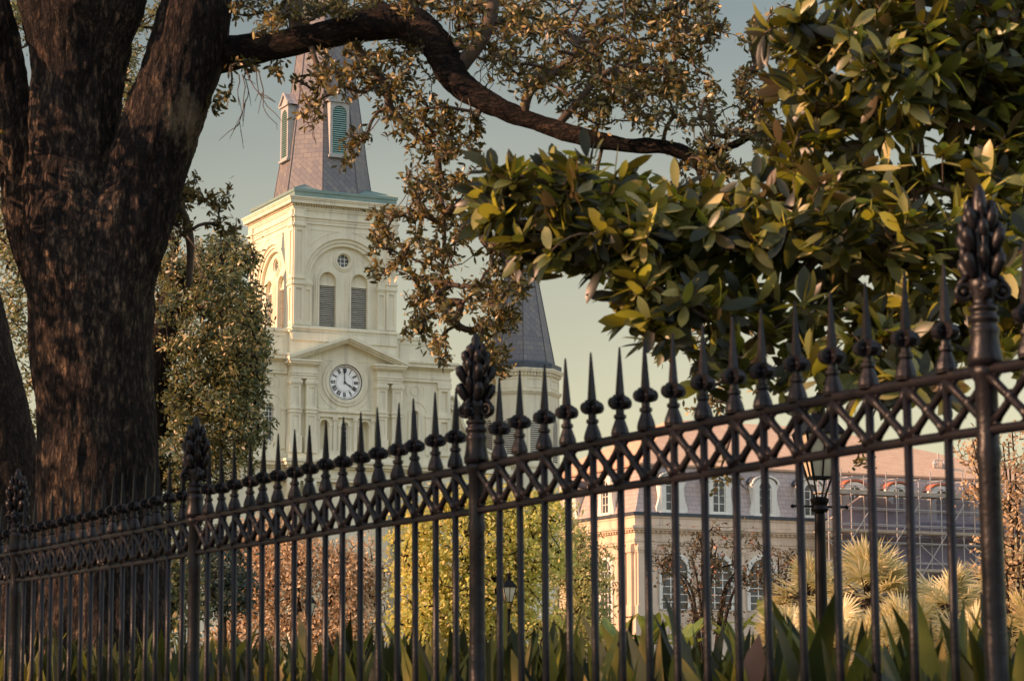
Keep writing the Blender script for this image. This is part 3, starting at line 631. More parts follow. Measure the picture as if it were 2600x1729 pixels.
# flanking turrets and scrolls
def turret(tx):
    ty = 3.0
    def oc(a, z): return [(tx+x*a, ty+y*a, z) for x, y in ((-t8,-1),(t8,-1),(1,-t8),(1,t8),(t8,1),(-t8,1),(-1,t8),(-1,-t8))]
    t = MB(); C8 = 1/math.cos(math.pi/8)
    def ol(prof): t.lathe([(r*C8, z) for r, z in prof], 8, (tx, ty, 0), math.pi/8)
    ol([(1.95, 0), (1.95, 18.05)]); ol([(2.0, 18.05), (2.06, 18.15), (2.1, 18.2), (2.1, 18.3)]); ol([(1.95, 18.3), (1.95, 19.05)]); ol([(1.99, 19.05), (2.02, 19.12), (2.02, 19.22), (2.14, 19.26), (2.2, 19.42), (2.2, 19.48)])
    ol([(2.0, 14.0), (2.04, 14.1), (2.04, 14.25)])
    for i in range(8):
        a = math.pi/4*i
        t.T = Matrix.Translation((tx, ty, 0)) @ Matrix.Rotation(a, 4, 'Z')
        for k in range(9): x = -.76+k*.19; t.box(x-.05, x+.05, -2.09, -2.0, 19.1, 19.22)
        t.plate(rect(-.74, .74, 18.4, 18.98), [rect(-.6, .6, 18.5, 18.88)], -1.98, -1.949)
        t.ring(0, 16.3, .42, .52, -2.0, -1.949, n=14); t.ring(0, 16.3, .52, .62, -1.975, -1.949, n=14)
        for s in (-1, 1): xs = sorted((s*.42, s*.6)); t.box(xs[0], xs[1], -1.985, -1.949, 14.3, 16.3); xs = sorted((s*.66, s*.78)); t.box(xs[0], xs[1], -1.98, -1.949, 14.3, 18.0)
        t.T = None
    o = part(t, 'bell_turret', M['stucco'], church)
    for i in (0, 1, 7, 6):
        lv = MB(); lv.T = Matrix.Translation((tx, ty, 0)) @ Matrix.Rotation(math.pi/4*i, 4, 'Z'); lv.mi = 1; lv.prism(arch(0, 14.4, 16.3, .42, 14), -1.958, -1.95); lv.mi = 0
        for k in range(19):
            z = 14.45+k*.118; ww = .41 if z < 16.3 else math.sqrt(max(0, .41**2-(z-16.28)**2))
            if ww > .04: lv.box(-ww, ww, -1.995, -1.96, z, z+.06)
        part(lv, 'louvre', [M['louvre'], M['dark']], o)
    rm = MB(); rm.lathe([(r*C8, z) for r, z in ((2.08, 19.48), (2.08, 19.78), (1.95, 19.82), (1.7, 19.95))], 8, (tx, ty, 0), math.pi/8); part(rm, 'roof_rim', M['lead'], o)
    sp = MB(); pr = [(19.9, 1.72), (20.8, 1.56), (25.5, .72), (29.2, .06)]
    for (z0, r0), (z1, r1) in zip(pr, pr[1:]):
        A, B = oc(r0, z0), oc(r1, z1)
        for i in range(8):
            j = (i+1) % 8; sp.quad(A[i], A[j], B[j], B[i], [(-r0*t8, z0), (r0*t8, z0), (r1*t8, z1), (-r1*t8, z1)])
    for i in range(8): sp.tube([oc(r+.01, z)[i] for z, r in pr], .03, 5)
    part(sp, 'turret_spire', M['slate'], o)
turret(14.75); turret(TW-14.75)
for sg in (-1, 1):
    b = MB(); X = lambda a: 2.92+sg*(a-2.92)
    pts = [(9.0, 17.5), (9.35, 17.55), (9.6, 17.2), (9.75, 16.6), (10.1, 15.8), (10.7, 15.1), (11.5, 14.7), (12.3, 14.5), (12.9, 14.5)]
    poly = [(X(9.0), 0)]+[(X(x), z) for x, z in pts]+[(X(12.9), 0)]
    b.prism(poly, .5, 1.1)
    for off, y in ((.0, .34), (.22, .42), (.4, .38)): b.tube([(X(x+off*.5), y, z-off) for x, z in pts], .09, 6)
    b.ring(X(9.5), 17.1, .12, .32, .35, .55, 0, 360, 16); b.ring(X(12.3), 14.75, .1, .28, .35, .55, 0, 360, 16)
    b.box(min(X(9.0), X(12.9)), max(X(9.0), X(12.9)), .3, 1.2, 13.5, 13.74)
    part(b, 'scroll_buttress', M['stucco'], church)

# ------------------------------------------------------------------ mansard-roofed town building
ca, sa = math.cos(PHI), math.sin(PHI)
BSC = 1.049; BO = Vector((7.12, 145.70, -.06))
town = empty('mansard_building', BO, PHI, 'weathered stucco building with a slate mansard roof, white dormers and an orange shingled top', 'building')
town.scale = (BSC,)*3
BW, BD = 32., 16.
b = MB(); b.box(0, BW, 0, BD, 0, 11.2)
b.box(-.1, BW+.1, -.1, BD+.1, 9.95, 10.1); b.box(-.14, BW+.14, -.14, BD+.14, 10.1, 10.25)
b.box(-.05, BW+.05, -.05, BD+.05, 10.25, 10.6); b.box(-.12, BW+.12, -.12, BD+.12, 10.6, 10.72)
b.box(-.34, BW+.34, -.34, BD+.34, 10.82, 10.96); b.box(-.26, BW+.26, -.26, BD+.26, 10.72, 10.82); b.box(-.05, BW+.05, -.05, BD+.05, 10.96, 11.5); b.box(-.1, BW+.1, -.1, BD+.1, 11.42, 11.54)
for k in range(int(BW/.3)): b.box(.06+k*.3, .2+k*.3, -.2, -.119, 10.61, 10.715)
for k in range(int(8/.3)): b.box(-.2, -.119, .06+k*.3, .2+k*.3, 10.61, 10.715)
for k in range(16):   # incised panels of the blocking course
    b.box(.4+k*2, 2.2+k*2, -.075, -.049, 11.05, 11.36)
part(b, 'wall', M['stucco_low'], town)
for x in (.35, 1.0, 3.9, 6.6, 9.6):
    b = MB(); b.box(x-.26, x+.26, -.16, 0, 6.6, 9.5); b.box(x-.32, x+.32, -.2, 0, 6.0, 6.6); b.box(x-.3, x+.3, -.19, 0, 9.5, 9.62); b.box(x-.34, x+.34, -.24, 0, 9.62, 9.8); b.box(x-.28, x+.28, -.18, 0, 9.8, 9.95); part(b, 'pilaster', M['stucco_low'], town)
for y in (.45, 1.15):
    b = MB(); b.box(-.16, 0, y-.26, y+.26, 6.6, 9.5); b.box(-.2, 0, y-.32, y+.32, 6., 6.6); b.box(-.24, 0, y-.34, y+.34, 9.5, 9.8); b.box(-.18, 0, y-.28, y+.28, 9.8, 9.95); part(b, 'pilaster', M['stucco_low'], town)
def twin(T, w, z0, zs, name='arched_window'):
    q = MB(); q.T = T; q.mi = 1; q.prism(arch(0, z0, zs, w), -.03, .0); q.mi = 0
    q.ring(0, zs, w, w+.16, -.12, 0, n=16); q.ring(0, zs, w+.16, w+.26, -.07, 0, n=16)
    for s in (-1, 1): xs = sorted((s*w, s*(w+.2))); q.box(xs[0], xs[1], -.1, 0, z0, zs)
    for x in (-w*.33, w*.33): q.box(x-.03, x+.03, -.06, -.031, z0, zs+w*.7)
    for k in range(6): z = z0+(zs-z0)*k/5; q.box(-w, w, -.055, -.031, z-.025, z+.025)
    part(q, name, [M['white'], M['glass']], town)
for x in (2.45, 5.25, 8.1): twin(Matrix.Translation((x, 0, 0)), .8, 6.4, 8.5)
twin(Matrix.Rotation(-math.pi/2, 4, 'Z') @ Matrix.Translation((-3.3, 0, 0)), .6, 5.5, 8.6)
b = MB(); b.box(-.18, BW+.18, -.18, BD+.18, 11.54, 11.72); part(b, 'gutter', M['lead'], town)
# mansard: concave slate slope, four sides
b = MB(); mp = [(11.72, .0), (12.2, .24), (12.9, .5), (13.7, .72), (14.46, .86)]
for (z0, i0), (z1, i1) in zip(mp, mp[1:]):
    A = [(i0, i0, z0), (BW-i0, i0, z0), (BW-i0, BD-i0, z0), (i0, BD-i0, z0)]; B = [(i1, i1, z1), (BW-i1, i1, z1), (BW-i1, BD-i1, z1), (i1, BD-i1, z1)]
    for k in range(4):
        j = (k+1) % 4; ln = BW if k % 2 == 0 else BD
        b.quad(A[k], A[j], B[j], B[k], [(i0, z0*1.06), (ln-i0, z0*1.06), (ln-i1, z1*1.06), (i1, z1*1.06)])
part(b, 'mansard_slope', M['slate_m'], town)
b = MB(); i1 = .80; z1 = 14.5; zr = 17.9; y_r = 7.5; xa, xb_ = 6.5, 17.0
A = [(i1, i1, z1), (BW-i1, i1, z1), (BW-i1, BD-i1, z1), (i1, BD-i1, z1)]; ra, rb = (xa, y_r, zr), (xb_, y_r, zr)
def sl(pts, ax): b.add(pts, [tuple(range(len(pts)))], [[(p[ax], math.hypot(p[2], p[1-ax])) for p in pts]])
sl([A[0], A[1], rb, ra], 0); sl([A[1], A[2], rb], 1); sl([A[2], A[3], ra, rb], 0); sl([A[3], A[0], ra], 1)
b.box(i1-.06, BW-i1+.06, i1-.08, i1, 14.4, 14.52); b.box(i1-.08, i1, i1, BD-i1, 14.4, 14.52)
part(b, 'upper_roof', M['tile'], town)
def mdormer(T, red=False):
    d = MB(); d.T = T; w = .52
    # frame with an arched head
    d.plate([(-w-.2, 0), (w+.2, 0), (w+.2, 1.75)]+[((w+.2)*math.cos(math.pi*i/12), 1.75+.42*math.sin(math.pi*i/12)) for i in range(13)][1:-1]+[(-w-.2, 1.75)], [arch(0, .1, 1.5, .42, 10)], -.02, .14)
    # scrolled side cheeks
    for s in (-1, 1):
        pts = [(.7, 0), (1.0, 0), (.98, .25), (.86, .6), (.78, 1.0), (.78, 1.4), (.84, 1.62), (.92, 1.7), (.88, 1.82), (.7, 1.82)]
        d.prism([(s*x, z) for x, z in pts], .02, .2)
        d.box(*sorted((s*.66, s*.72)), .14, .9, 0.0, 1.8)
    d.mi = 1 if red else 0
    for k in range(12):
        a0, a1 = math.pi*k/12, math.pi*(k+1)/12; r = .86
        d.bar((r*math.cos(a0), -.06, 1.78+.48*math.sin(a0)), (r*math.cos(a1), -.06, 1.78+.48*math.sin(a1)), .1, .12, (0, 1, 0))
    d.mi = 0; d.box(-.8, .8, -.1, .1, -.08, .02)
    o = part(d, 'dormer', [M['white'], M['red']], town)
    rf = MB(); rf.T = T; pr = [(.86*math.cos(math.pi*k/10), 1.84+.48*math.sin(math.pi*k/10)) for k in range(11)]
    for p0, p1 in zip(pr, pr[1:]): rf.quad((p0[0], -.1, p0[1]), (p1[0], -.1, p1[1]), (p1[0], 1., p1[1]), (p0[0], 1., p0[1]))
    part(rf, 'dormer_roof', M['red'] if red else M['lead'], o)
    wn = MB(); wn.T = T; wn.mi = 1; wn.prism(arch(0, .1, 1.5, .42, 10), .1, .13); wn.mi = 0
    for x in (-.40, -.02, .36): wn.box(x, x+.05, .05, .099, .1, 1.6)
    wn.box(-.03, .03, .04, .099, .1, 1.88)
    for z in (.12, .58, 1.04, 1.5): wn.box(-.4, .4, .06, .099, z-.02, z+.02)
    part(wn, 'window', [M['white'], M['glass']], o)
for k in range(8): mdormer(Matrix.Translation((2.35+k*3.03, -.02, 11.76)), k >= 4)
for y in (3.5, 7.9): mdormer(Matrix.Translation((-.02, y, 11.76)) @ Matrix.Rotation(-math.pi/2, 4, 'Z'))
b = MB(); px_ = 14.95
b.prism([(px_-3.1, 10.96), (px_+3.1, 10.96), (px_, 13.05)], -.9, -.5)
for s in (-1, 1): b.bar((px_+s*3.4, -.95, 11.0), (px_, -.95, 13.2), .5, .28, (0, 1, 0))
b.box(px_-3.4, px_+3.4, -1.3, 0, 10.6, 10.95)
for k in range(16): b.box(px_-3.0+k*.4, px_-2.85+k*.4, -1.1, -.9, 10.45, 10.6)
part(b, 'portico_pediment', M['stucco_low'], town)
b = MB(); b.tube([(22., 2.4, 15.2), (22., 2.3, 16.1)], .05, 6)
for s in (-.35, .35): b.lathe([(.1, 0), (.17, .25), (.06, .45)], 8, (22+s, 2.2, 15.2)); b.bar((22, 2.3, 15.7), (22+s, 2.2, 15.65), .05)
part(b, 'roof_floodlight', M['steel'], town)

# scaffold in front of it
scaf = empty('scaffold', BO, PHI, 'tube scaffold with planks and dark blue debris netting before the mansard building', 'scaffold')
scaf.scale = (BSC,)*3
sx0, sx1 = 11.0, 31.0; xs_ = [sx0+k*(sx1-sx0)/13 for k in range(14)]
def piece(name, m, fn): q_ = MB(); fn(q_); part(q_, name, m, scaf)
for x in xs_:
    for y in (-1.5, -2.5): piece('standard', M['steel'], lambda q_: q_.bar((x, y, .7), (x, y, 14.0+random.uniform(-.2, .6)), .05))
for z in (1.9, 3.9, 5.9, 7.9, 9.2, 10.3, 11.3, 12.2, 13.0, 13.45, 13.95):
    for y in (-1.5, -2.5): piece('ledger', M['steel'], lambda q_: q_.bar((sx0-.3, y-.05, z), (sx1+.3, y-.05, z), .045))
for z in (8.6, 10.75, 12.95, 13.95):
    for x in xs_: piece('transom', M['steel'], lambda q_: q_.bar((x, -2.7, z), (x, -1.2, z), .04))
for k in range(0, 12, 2):
    piece('brace', M['steel'], lambda q_: q_.bar((xs_[k], -2.6, 8.4), (xs_[k+2], -2.6, 12.6), .045))
    piece('brace', M['steel'], lambda q_: q_.bar((xs_[k], -2.6, 10.2), (xs_[k+1], -2.6, 9.0), .045))
for z in (13.05, 10.85, 8.7, 6.6):
    for j_ in range(3): piece('plank', M['plank'], lambda q_: q_.box(sx0-.4, sx1+.3, -2.4+j_*.3, -2.13+j_*.3, z-.06, z))
    piece('toe_board', M['plank'], lambda q_: q_.box(sx0-.3, sx1+.3, -2.55, -2.51, z, z+.16))
q = N('blue_debris_netting'); q.set(q.ramp(q.noise(q.coord((1, 1, .4)), .5, 4), [(.3, (.17, .16, .22)), (.7, (.27, .25, .32))]), .9)
tr = q.n('BsdfTransparent'); ms = q.n('MixShader'); ms.inputs[0].default_value = .72
q.l(tr.outputs[0], ms.inputs[1]); q.l(q.b.outputs[0], ms.inputs[2]); q.l(ms.outputs[0], q.o.inputs[0]); M['net'] = q.m
b = MB(); nx = 60
for k in range(nx):
    x0, x1 = 12.4+(31.0-12.4)*k/nx, 12.4+(31.0-12.4)*(k+1)/nx
    y0, y1 = -1.36-.05*math.sin(x0*3.), -1.36-.05*math.sin(x1*3.)
    b.quad((x0, y0, 1), (x1, y1, 1), (x1, y1, 12.95+.04*math.sin(x1*4)), (x0, y0, 12.95+.04*math.sin(x0*4)))
part(b, 'debris_netting', M['net'], scaf)
#PART2
# ------------------------------------------------------------------ plants
def fast_mesh(name, V, faces_list, mat):
    "V (n,3); faces_list: list of int arrays (k, m)"
    me = bpy.data.meshes.new(name); me.vertices.add(len(V)); me.vertices.foreach_set('co', np.asarray(V, np.float32).ravel())
    loops = np.concatenate([f.ravel() for f in faces_list]); tot = np.concatenate([np.full(len(f), f.shape[1]) for f in faces_list])
    me.loops.add(len(loops)); me.loops.foreach_set('vertex_index', loops.astype(np.int32))
    me.polygons.add(len(tot)); st = np.concatenate([[0], np.cumsum(tot)[:-1]])
    me.polygons.foreach_set('loop_start', st.astype(np.int32)); me.polygons.foreach_set('loop_total', tot.astype(np.int32))
    me.update(calc_edges=True); me.validate(); me.materials.append(mat); return me
def unit(a): return a/np.maximum(np.linalg.norm(a, axis=-1, keepdims=True), 1e-9)
def rdir(n): return unit(rng.normal(size=(n, 3)))
def leaves(name, base, d, nr, Ln, Wd, mat, parent=None, curl=.15, fold=None, prof=((.3, .8), (.68, .85)), smooth=False):
    n = len(base); d = unit(d); nr = unit(nr-d*np.sum(nr*d, 1, keepdims=True)); s = np.cross(d, nr)
    Ln = np.broadcast_to(Ln, (n,)).astype(float)[:, None]; Wd = np.broadcast_to(Wd, (n,)).astype(float)[:, None]
    cu = (curl*(rng.random((n, 1))*1.6-.3)) if np.isscalar(curl) else curl
    cols = [base]
    mids = len(prof)
    for t, w in prof:
        c = base+d*Ln*t-nr*cu*Ln*t*t
        if fold is None: cols += [c-s*Wd*w/2, c+s*Wd*w/2]
        else: cols += [c-s*Wd*w/2+nr*fold*Wd*w/2, c, c+s*Wd*w/2+nr*fold*Wd*w/2]
    cols.append(base+d*Ln-nr*cu*Ln)
    K = len(cols); V = np.stack(cols, 1).reshape(-1, 3); o = (np.arange(n)*K)[:, None]
    if fold is None:
        F = [o+np.array([0, 2, 1])]; q = []
        for k in range(mids-1): q.append(o+np.array([1+2*k, 2+2*k, 4+2*k, 3+2*k]))
        F.append(o+np.array([2*mids-1, 2*mids, K-1])); F = q+F
    else:
        F = [o+np.array([0, 2, 1]), o+np.array([0, 3, 2])]; q = []
        for k in range(mids-1): b_ = 1+3*k; q += [o+np.array([b_, b_+1, b_+4, b_+3]), o+np.array([b_+1, b_+2, b_+5, b_+4])]
        e = 1+3*(mids-1); F += [o+np.array([e, e+1, K-1]), o+np.array([e+1, e+2, K-1])]; F = q+F
    me = fast_mesh(name, V, F, mat)
    if smooth: me.polygons.foreach_set('use_smooth', [True]*len(me.polygons))
    ob = bpy.data.objects.new(name, me); COL.objects.link(ob)
    if parent: ob.parent = parent
    return ob
def blobs(spec, m_per=None):
    "spec: (px, py, rx, ry, depth, half depth, count) -> cluster points"
    out = []
    for px, py, rx, ry, Y, dY, n in spec:
        for _ in range(n):
            while True:
                u, v, w = random.uniform(-1, 1), random.uniform(-1, 1), random.uniform(-1, 1)
                if u*u+v*v+w*w < 1: break
            out.append(P(px+rx*u, py+ry*v, Y+dY*w))
    return out
def path(pts, Y):
    "photo pixels (x, y, r[, Y]) -> (points, radii), smoothed"
    A = [(P(q[0], q[1], q[3] if len(q) > 3 else Y), q[2]*(q[3] if len(q) > 3 else Y)/FPX) for q in pts]
    out, rr = [], []
    n = len(A)
    for i in range(n-1):
        p0, p1, p2, p3 = A[max(i-1, 0)][0], A[i][0], A[i+1][0], A[min(i+2, n-1)][0]
        for k in range(6):
            t = k/6; t2, t3 = t*t, t*t*t
            out.append((p1*2+(p2-p0)*t+(p0*2-p1*5+p2*4-p3)*t2+(p1*3-p0-p2*3+p3)*t3)*.5); rr.append(A[i][1]*(1-t)+A[i+1][1]*t)
    out.append(A[-1][0]); rr.append(A[-1][1]); return out, rr
def wood(name, paths, mat, parent, voxel=.03, amp=.012, fscale=(8, 8, 1.7)):
    b = MB()
    for pts, rr in paths: b.tube(pts, rr, 16)
    o = b.build(name, mat, parent)
    m = o.modifiers.new('r', 'REMESH'); m.mode = 'VOXEL'; m.voxel_size = voxel
    s = o.modifiers.new('s', 'SMOOTH'); s.factor = .5; s.iterations = 4
    dg = bpy.context.evaluated_depsgraph_get(); me = bpy.data.meshes.new_from_object(o.evaluated_get(dg))
    o.modifiers.clear(); o.data = me; me.name = name
    if not me.materials: me.materials.append(mat)
    nv = len(me.vertices); co = np.zeros(nv*3, np.float32); no = np.zeros(nv*3, np.float32)
    me.vertices.foreach_get('co', co); me.vertex_normals.foreach_get('vector', no)
    h = np.empty(nv)
    for i, c in enumerate(co.reshape(-1, 3).tolist()):
        q = Vector((c[0]*fscale[0], c[1]*fscale[1], c[2]*fscale[2]))
        h[i] = 1.2-2.2*abs(noise.noise(q))-.9*abs(noise.noise(q*2.1))+1.5*noise.noise(Vector(c)*1.5)
    me.vertices.foreach_set('co', (co.reshape(-1, 3)+no.reshape(-1, 3)*h[:, None]*amp).astype(np.float32).ravel()); me.update()
    me.polygons.foreach_set('use_smooth', [True]*len(me.polygons)); return o
def grow(b, clusters, skel, rbase=.0035, sag=.12, maxseg=1.6, minr=.003):
    "joins every cluster to the nearest wood already there with a bent twig; returns the twig direction at each cluster"
    pts = [tuple(p) for p in skel]; par = [-1]*len(pts); ns = len(pts)
    cl = np.array([tuple(c) for c in clusters]); sk = np.array(pts)
    d0 = np.array([np.min(np.sum((sk-c)**2, 1)) for c in cl]); order = np.argsort(d0)
    buf = np.zeros((ns+len(cl)*4, 3)); buf[:ns] = sk; cnt = ns; nodepar = {}; axis = [None]*len(cl); segs = []
    for i in order:
        c = cl[i]; dd = np.sum((buf[:cnt]-c)**2, 1); j = int(np.argmin(dd)); a = buf[j]; dist = math.sqrt(dd[j])
        v = c-a; side = np.cross(v, rng.normal(size=3)); side = side/max(np.linalg.norm(side), 1e-6)*dist*rng.uniform(.04, sag); up = np.array([0, 0, dist*rng.uniform(-.05, .12)])
        ps = [a]+[a+v*t+(side+up)*4*t*(1-t) for t in (.25, .5, .75)]+[c]
        ids = [j]
        for q in ps[1:]: buf[cnt] = q; ids.append(cnt); cnt += 1
        for k in range(1, 5): nodepar[ids[k]] = ids[k-1]
        axis[i] = (ps[4]-ps[3])/max(np.linalg.norm(ps[4]-ps[3]), 1e-6); segs.append(ids)
    load = np.zeros(cnt)
    for ids in segs:
        k = ids[-1]; load[k] += 1
    for k in range(cnt-1, ns-1, -1): load[nodepar[k]] += load[k]
    for ids in segs:
        rr = [max(minr, rbase*math.sqrt(load[k])) for k in ids]; rr[0] = rr[1]
        b.tube([Vector(buf[k]) for k in ids], rr, 4)
    return np.array(axis), cl
def tuft(cl, ax, n, spread=(25, 85), back=.10, jit=.03):
    N_ = len(cl)*n; c = np.repeat(cl, n, 0); a = np.repeat(ax, n, 0)
    th = np.radians(rng.uniform(*spread, N_))[:, None]; pr = rdir(N_); pr = unit(pr-a*np.sum(pr*a, 1, keepdims=True))
    d = a*np.cos(th)+pr*np.sin(th); base = c-a*rng.uniform(0, back, (N_, 1))+rng.normal(size=(N_, 3))*jit*.4
    nr = a*.9+rng.normal(size=(N_, 3))*.45+np.array([0, 0, .35]); return base, d, nr

# --- the big live oak
OY = 21.
oak = empty('live_oak', P(255, 1788, OY)*1.0, 0, 'large live oak with a thick forked trunk and long branch arching over the fence', 'tree')
oak.location.z = .7
limbs = [
 path([(262,1990,178),(260,1760,165),(258,1500,158),(258,1300,153),(247,1100,150),(232,900,152),(228,760,160),(215,640,150),(192,500,122),(186,380,112),(197,200,118),(203,100,138),(206,0,166),(215,-150,150),(225,-420,110),(190,-800,60)], OY),
 path([(235,820,130),(292,640,118),(352,500,105),(384,400,102),(414,300,103),(452,200,95),(480,100,92),(500,0,88),(522,-150,80),(560,-420,64),(640,-750,40)], OY-.1),
 path([(150,700,95),(92,560,70),(55,430,60),(28,300,58),(2,180,58),(-24,50,58),(-60,-110,56),(-130,-350,46),(-260,-650,30)], OY+.2),
 path([(470,150,70),(530,140,56),(573,137,46),(684,118,38,20.9),(794,97,33,20.8),(882,75,37,20.7),(970,58,44,20.6),(1042,60,45,20.5),(1103,106,41,20.4),(1138,171,40,20.4),(1176,221,33,20.3),(1257,270,27,20.2),(1367,314,24,20.1),(1477,347,21,20),(1588,369,18,20),(1687,373,18,19.9),(1757,400,19,19.9),(1784,441,15,19.9),(1797,520,12,19.9),(1810,600,8,19.8)], OY),
]
smalls = [
 path([(1776,395,14),(1874,364,12),(1930,325,11),(1985,325,10),(2060,350,7)], 19.9),
 path([(1150,190,20),(1180,155,17),(1224,99,15),(1246,44,14),(1257,-20,13),(1290,-160,11),(1400,-330,8)], 20.4),
 path([(1330,296,9),(1350,230,8.5),(1422,176,8),(1455,143,8),(1460,110,7),(1435,80,5),(1405,70,4)], 20.1),
 path([(1455,143,7),(1480,92,7),(1560,45,6),(1640,35,5),(1760,80,3.5)], 20.1),
 path([(1422,312,8.5),(1477,248,7.5),(1521,198,7),(1577,171,6.5),(1640,172,6),(1698,182,5)], 20.1),
 path([(1521,198,5),(1523,150,5),(1500,110,5),(1475,105,4)], 20.),
 path([(890,100,12),(932,160,9),(981,220,9),(992,276,8.5),(1047,331,8),(1103,380,7.5),(1114,430,7),(1118,480,6),(1128,600,4.5),(1120,720,3)], 20.7),
 path([(758,90,18),(752,40,17),(745,-20,16),(735,-130,14)], 20.9),
 path([(450,520,11,21.6),(470,560,10,21.6),(482,610,9,21.6),(483,660,7,21.6),(478,730,5,21.6)], 21.5),
 path([(1000,40,14),(1080,-40,13),(1200,-90,11),(1420,-140,8),(1600,-110,6)], 20.6),
 path([(790,120,6),(815,190,5),(850,240,4)], 20.7), path([(1010,110,7),(1060,100,6),(1130,140,6)], 20.9),
]
off = [path([(-60,-110,40),(-300,-300,34,21.5),(-700,-420,26,22),(-1200,-380,16,22.5)], 21.2), path([(-24,50,34),(-250,120,26,20),(-600,150,20,19),(-1100,240,12,18.5)], 21.),
       path([(215,-150,50),(-100,-500,40,18),(-700,-900,26,16),(-1300,-1100,14,15)], 21.), path([(520,-150,40),(700,-420,30,19),(1100,-600,22,18),(1700,-620,12,18)], 21.)]
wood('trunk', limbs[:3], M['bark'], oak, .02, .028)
wood('limb', limbs[3:]+smalls[:2], M['bark_branch'], oak, .02, .010, (2.2, 9, 9))
b = MB()
for p_, r_ in smalls[1:]: b.tube(p_, [q*1.3 for q in r_], 10)
for p_ in off: b.tube(*p_, 10)
dead = []
for _ in range(26):     # bare hanging twigs
    x, y = random.choice([(640, 180), (670, 170), (600, 190), (760, 220), (800, 260), (790, 230), (960, 300), (1180, 250), (1230, 60), (1290, 40), (1150, 20), (1390, 60), (460, 640), (480, 600), (1050, 420), (1000, 420), (1300, 60), (1850, 110)])
    Yd = 20.4+random.uniform(-.5, .5); p = P(x+random.uniform(-20, 20), y, Yd); pts = [p]; d = Vector((random.uniform(-.5, .5), random.uniform(-.3, .3), -1))
    for k in range(random.randint(4, 8)):
        d = (d+Vector((random.uniform(-.45, .45), random.uniform(-.3, .3), random.uniform(-.25, .15)))).normalized(); p = p+d*random.uniform(.05, .12); pts.append(p)
        if random.random() < .6: q = p+(d+Vector((random.uniform(-1, 1), random.uniform(-.5, .5), 0))).normalized()*random.uniform(.06, .22); b.tube([p, (p+q)/2+Vector((0, 0, .01)), q], [.004, .003, .002], 4)
    b.tube(pts, [.0055*(1-.6*k/len(pts)) for k in range(len(pts))], 4)
skel = [p for pts, _ in limbs[3:]+smalls+off for p in pts]+[p for pts, _ in limbs[:3] for p in pts[-24:]]
spec = [(680,40,110,70,20.9,1.2,46),(840,10,120,50,21,1.2,34),(1020,5,220,60,20.9,1.2,60),(1250,60,180,90,20.6,1.4,76),(1480,110,330,170,20.4,1.5,270),(1740,60,120,100,20.2,1.,96),(1560,215,260,110,20.3,1.3,125),
 (850,195,115,80,20.7,.8,44),(980,170,120,80,20.8,.9,58),(1060,290,110,110,20.6,.9,58),(1160,350,90,90,20.5,.8,36),(1090,460,90,110,20.5,.8,48),(1160,560,90,130,20.5,.8,58),(1050,640,80,120,20.5,.7,36),(950,640,38,80,20.7,.5,16),
 (965,560,40,70,20.6,.5,12),(1110,760,70,120,20.4,.6,36),(1060,800,40,90,20.4,.5,18),(1105,890,40,60,20.4,.4,13),(1270,740,85,110,20.2,.7,66),(1240,860,60,90,20.2,.5,30),(1262,945,36,50,20.2,.3,9),(1315,700,48,60,20.2,.5,18),(1290,610,60,40,20.2,.4,13),
 (1660,270,200,80,20,1.1,62),(1850,330,140,110,19.8,1.1,66),(1960,210,90,190,19.7,1.1,80),(1960,60,90,60,19.7,.8,26),(1800,440,120,50,19.8,.8,24),(2060,420,100,120,19.7,.9,34),
 (560,255,30,40,20.8,.3,6),(610,178,50,16,20.8,.2,4),(690,190,60,24,20.8,.3,6),(525,490,75,50,21.6,.5,26),(470,540,40,70,21.6,.5,15),(575,575,40,30,21.5,.3,8),
 (880,390,26,40,20.7,.3,7),(905,350,30,30,20.7,.3,5),(800,290,40,40,20.7,.4,8),(1850,1225,50,42,19.6,.2,5),(2195,1180,30,30,19.4,.2,3),(1830,900,200,170,19.6,.8,44),(1500,600,220,120,20,.9,40),(2250,880,260,160,19.4,.9,34)]
cl = blobs(spec)
shade = blobs([(-420,380,400,260,21.,2.6,60),(-1000,450,500,340,20,3,55),(-900,520,420,300,19.5,2.,50),(-1500,300,420,420,18,3,50),(-500,120,330,170,19.5,1.4,14)])  # unseen leaf masses added left of view to shade trunk, fence and magnolia
axv, clv = grow(b, cl, skel, .0042, .18, minr=.0042)
for (c_, r_, n_) in (((-9., 10.5, 4.8), (2.6, 7.5, 1.5), 900), ((-9.5, 11, 7.6), (2.4, 7., 1.5), 70)):
    for _ in range(n_):
        q = Vector(rng.normal(size=3)).normalized()*random.random()**.33; shade.append(Vector((c_[0]+q.x*r_[0], c_[1]+q.y*r_[1], c_[2]+q.z*r_[2])))
shb = MB(); axs, cls = grow(b, shade, skel, .004, .16)
b.build('branch', M['twig'], oak, True)
ba, d, nr = tuft(clv, axv, 15, (25, 95), .15, .05)
nl = len(ba); ln = rng.uniform(.042, .082, nl)
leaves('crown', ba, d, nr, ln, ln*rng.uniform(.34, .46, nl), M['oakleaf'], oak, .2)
ba, d, nr = tuft(cls, axs, 15, (25, 95), .25, .2); nl = len(ba); ln = rng.uniform(.12, .2, nl)
leaves('outer_shade_leaves', ba, d, nr, ln, ln*.45, M['oakleaf'], oak, .2)
over = []   # oak's own top above the frame, and leaves added overhead to cut sky light
for c_, r_, n_ in (((-1, 3, 8.7), (9, 11.5, 1.4), 620), ((0, 21, 11.8), (9, 6.5, 1.6), 330)):
    for _ in range(n_):
        q = rng.normal(size=3); q *= rng.random()**.33/np.linalg.norm(q); over.append((c_[0]+q[0]*r_[0], c_[1]+q[1]*r_[1], c_[2]+q[2]*r_[2]))
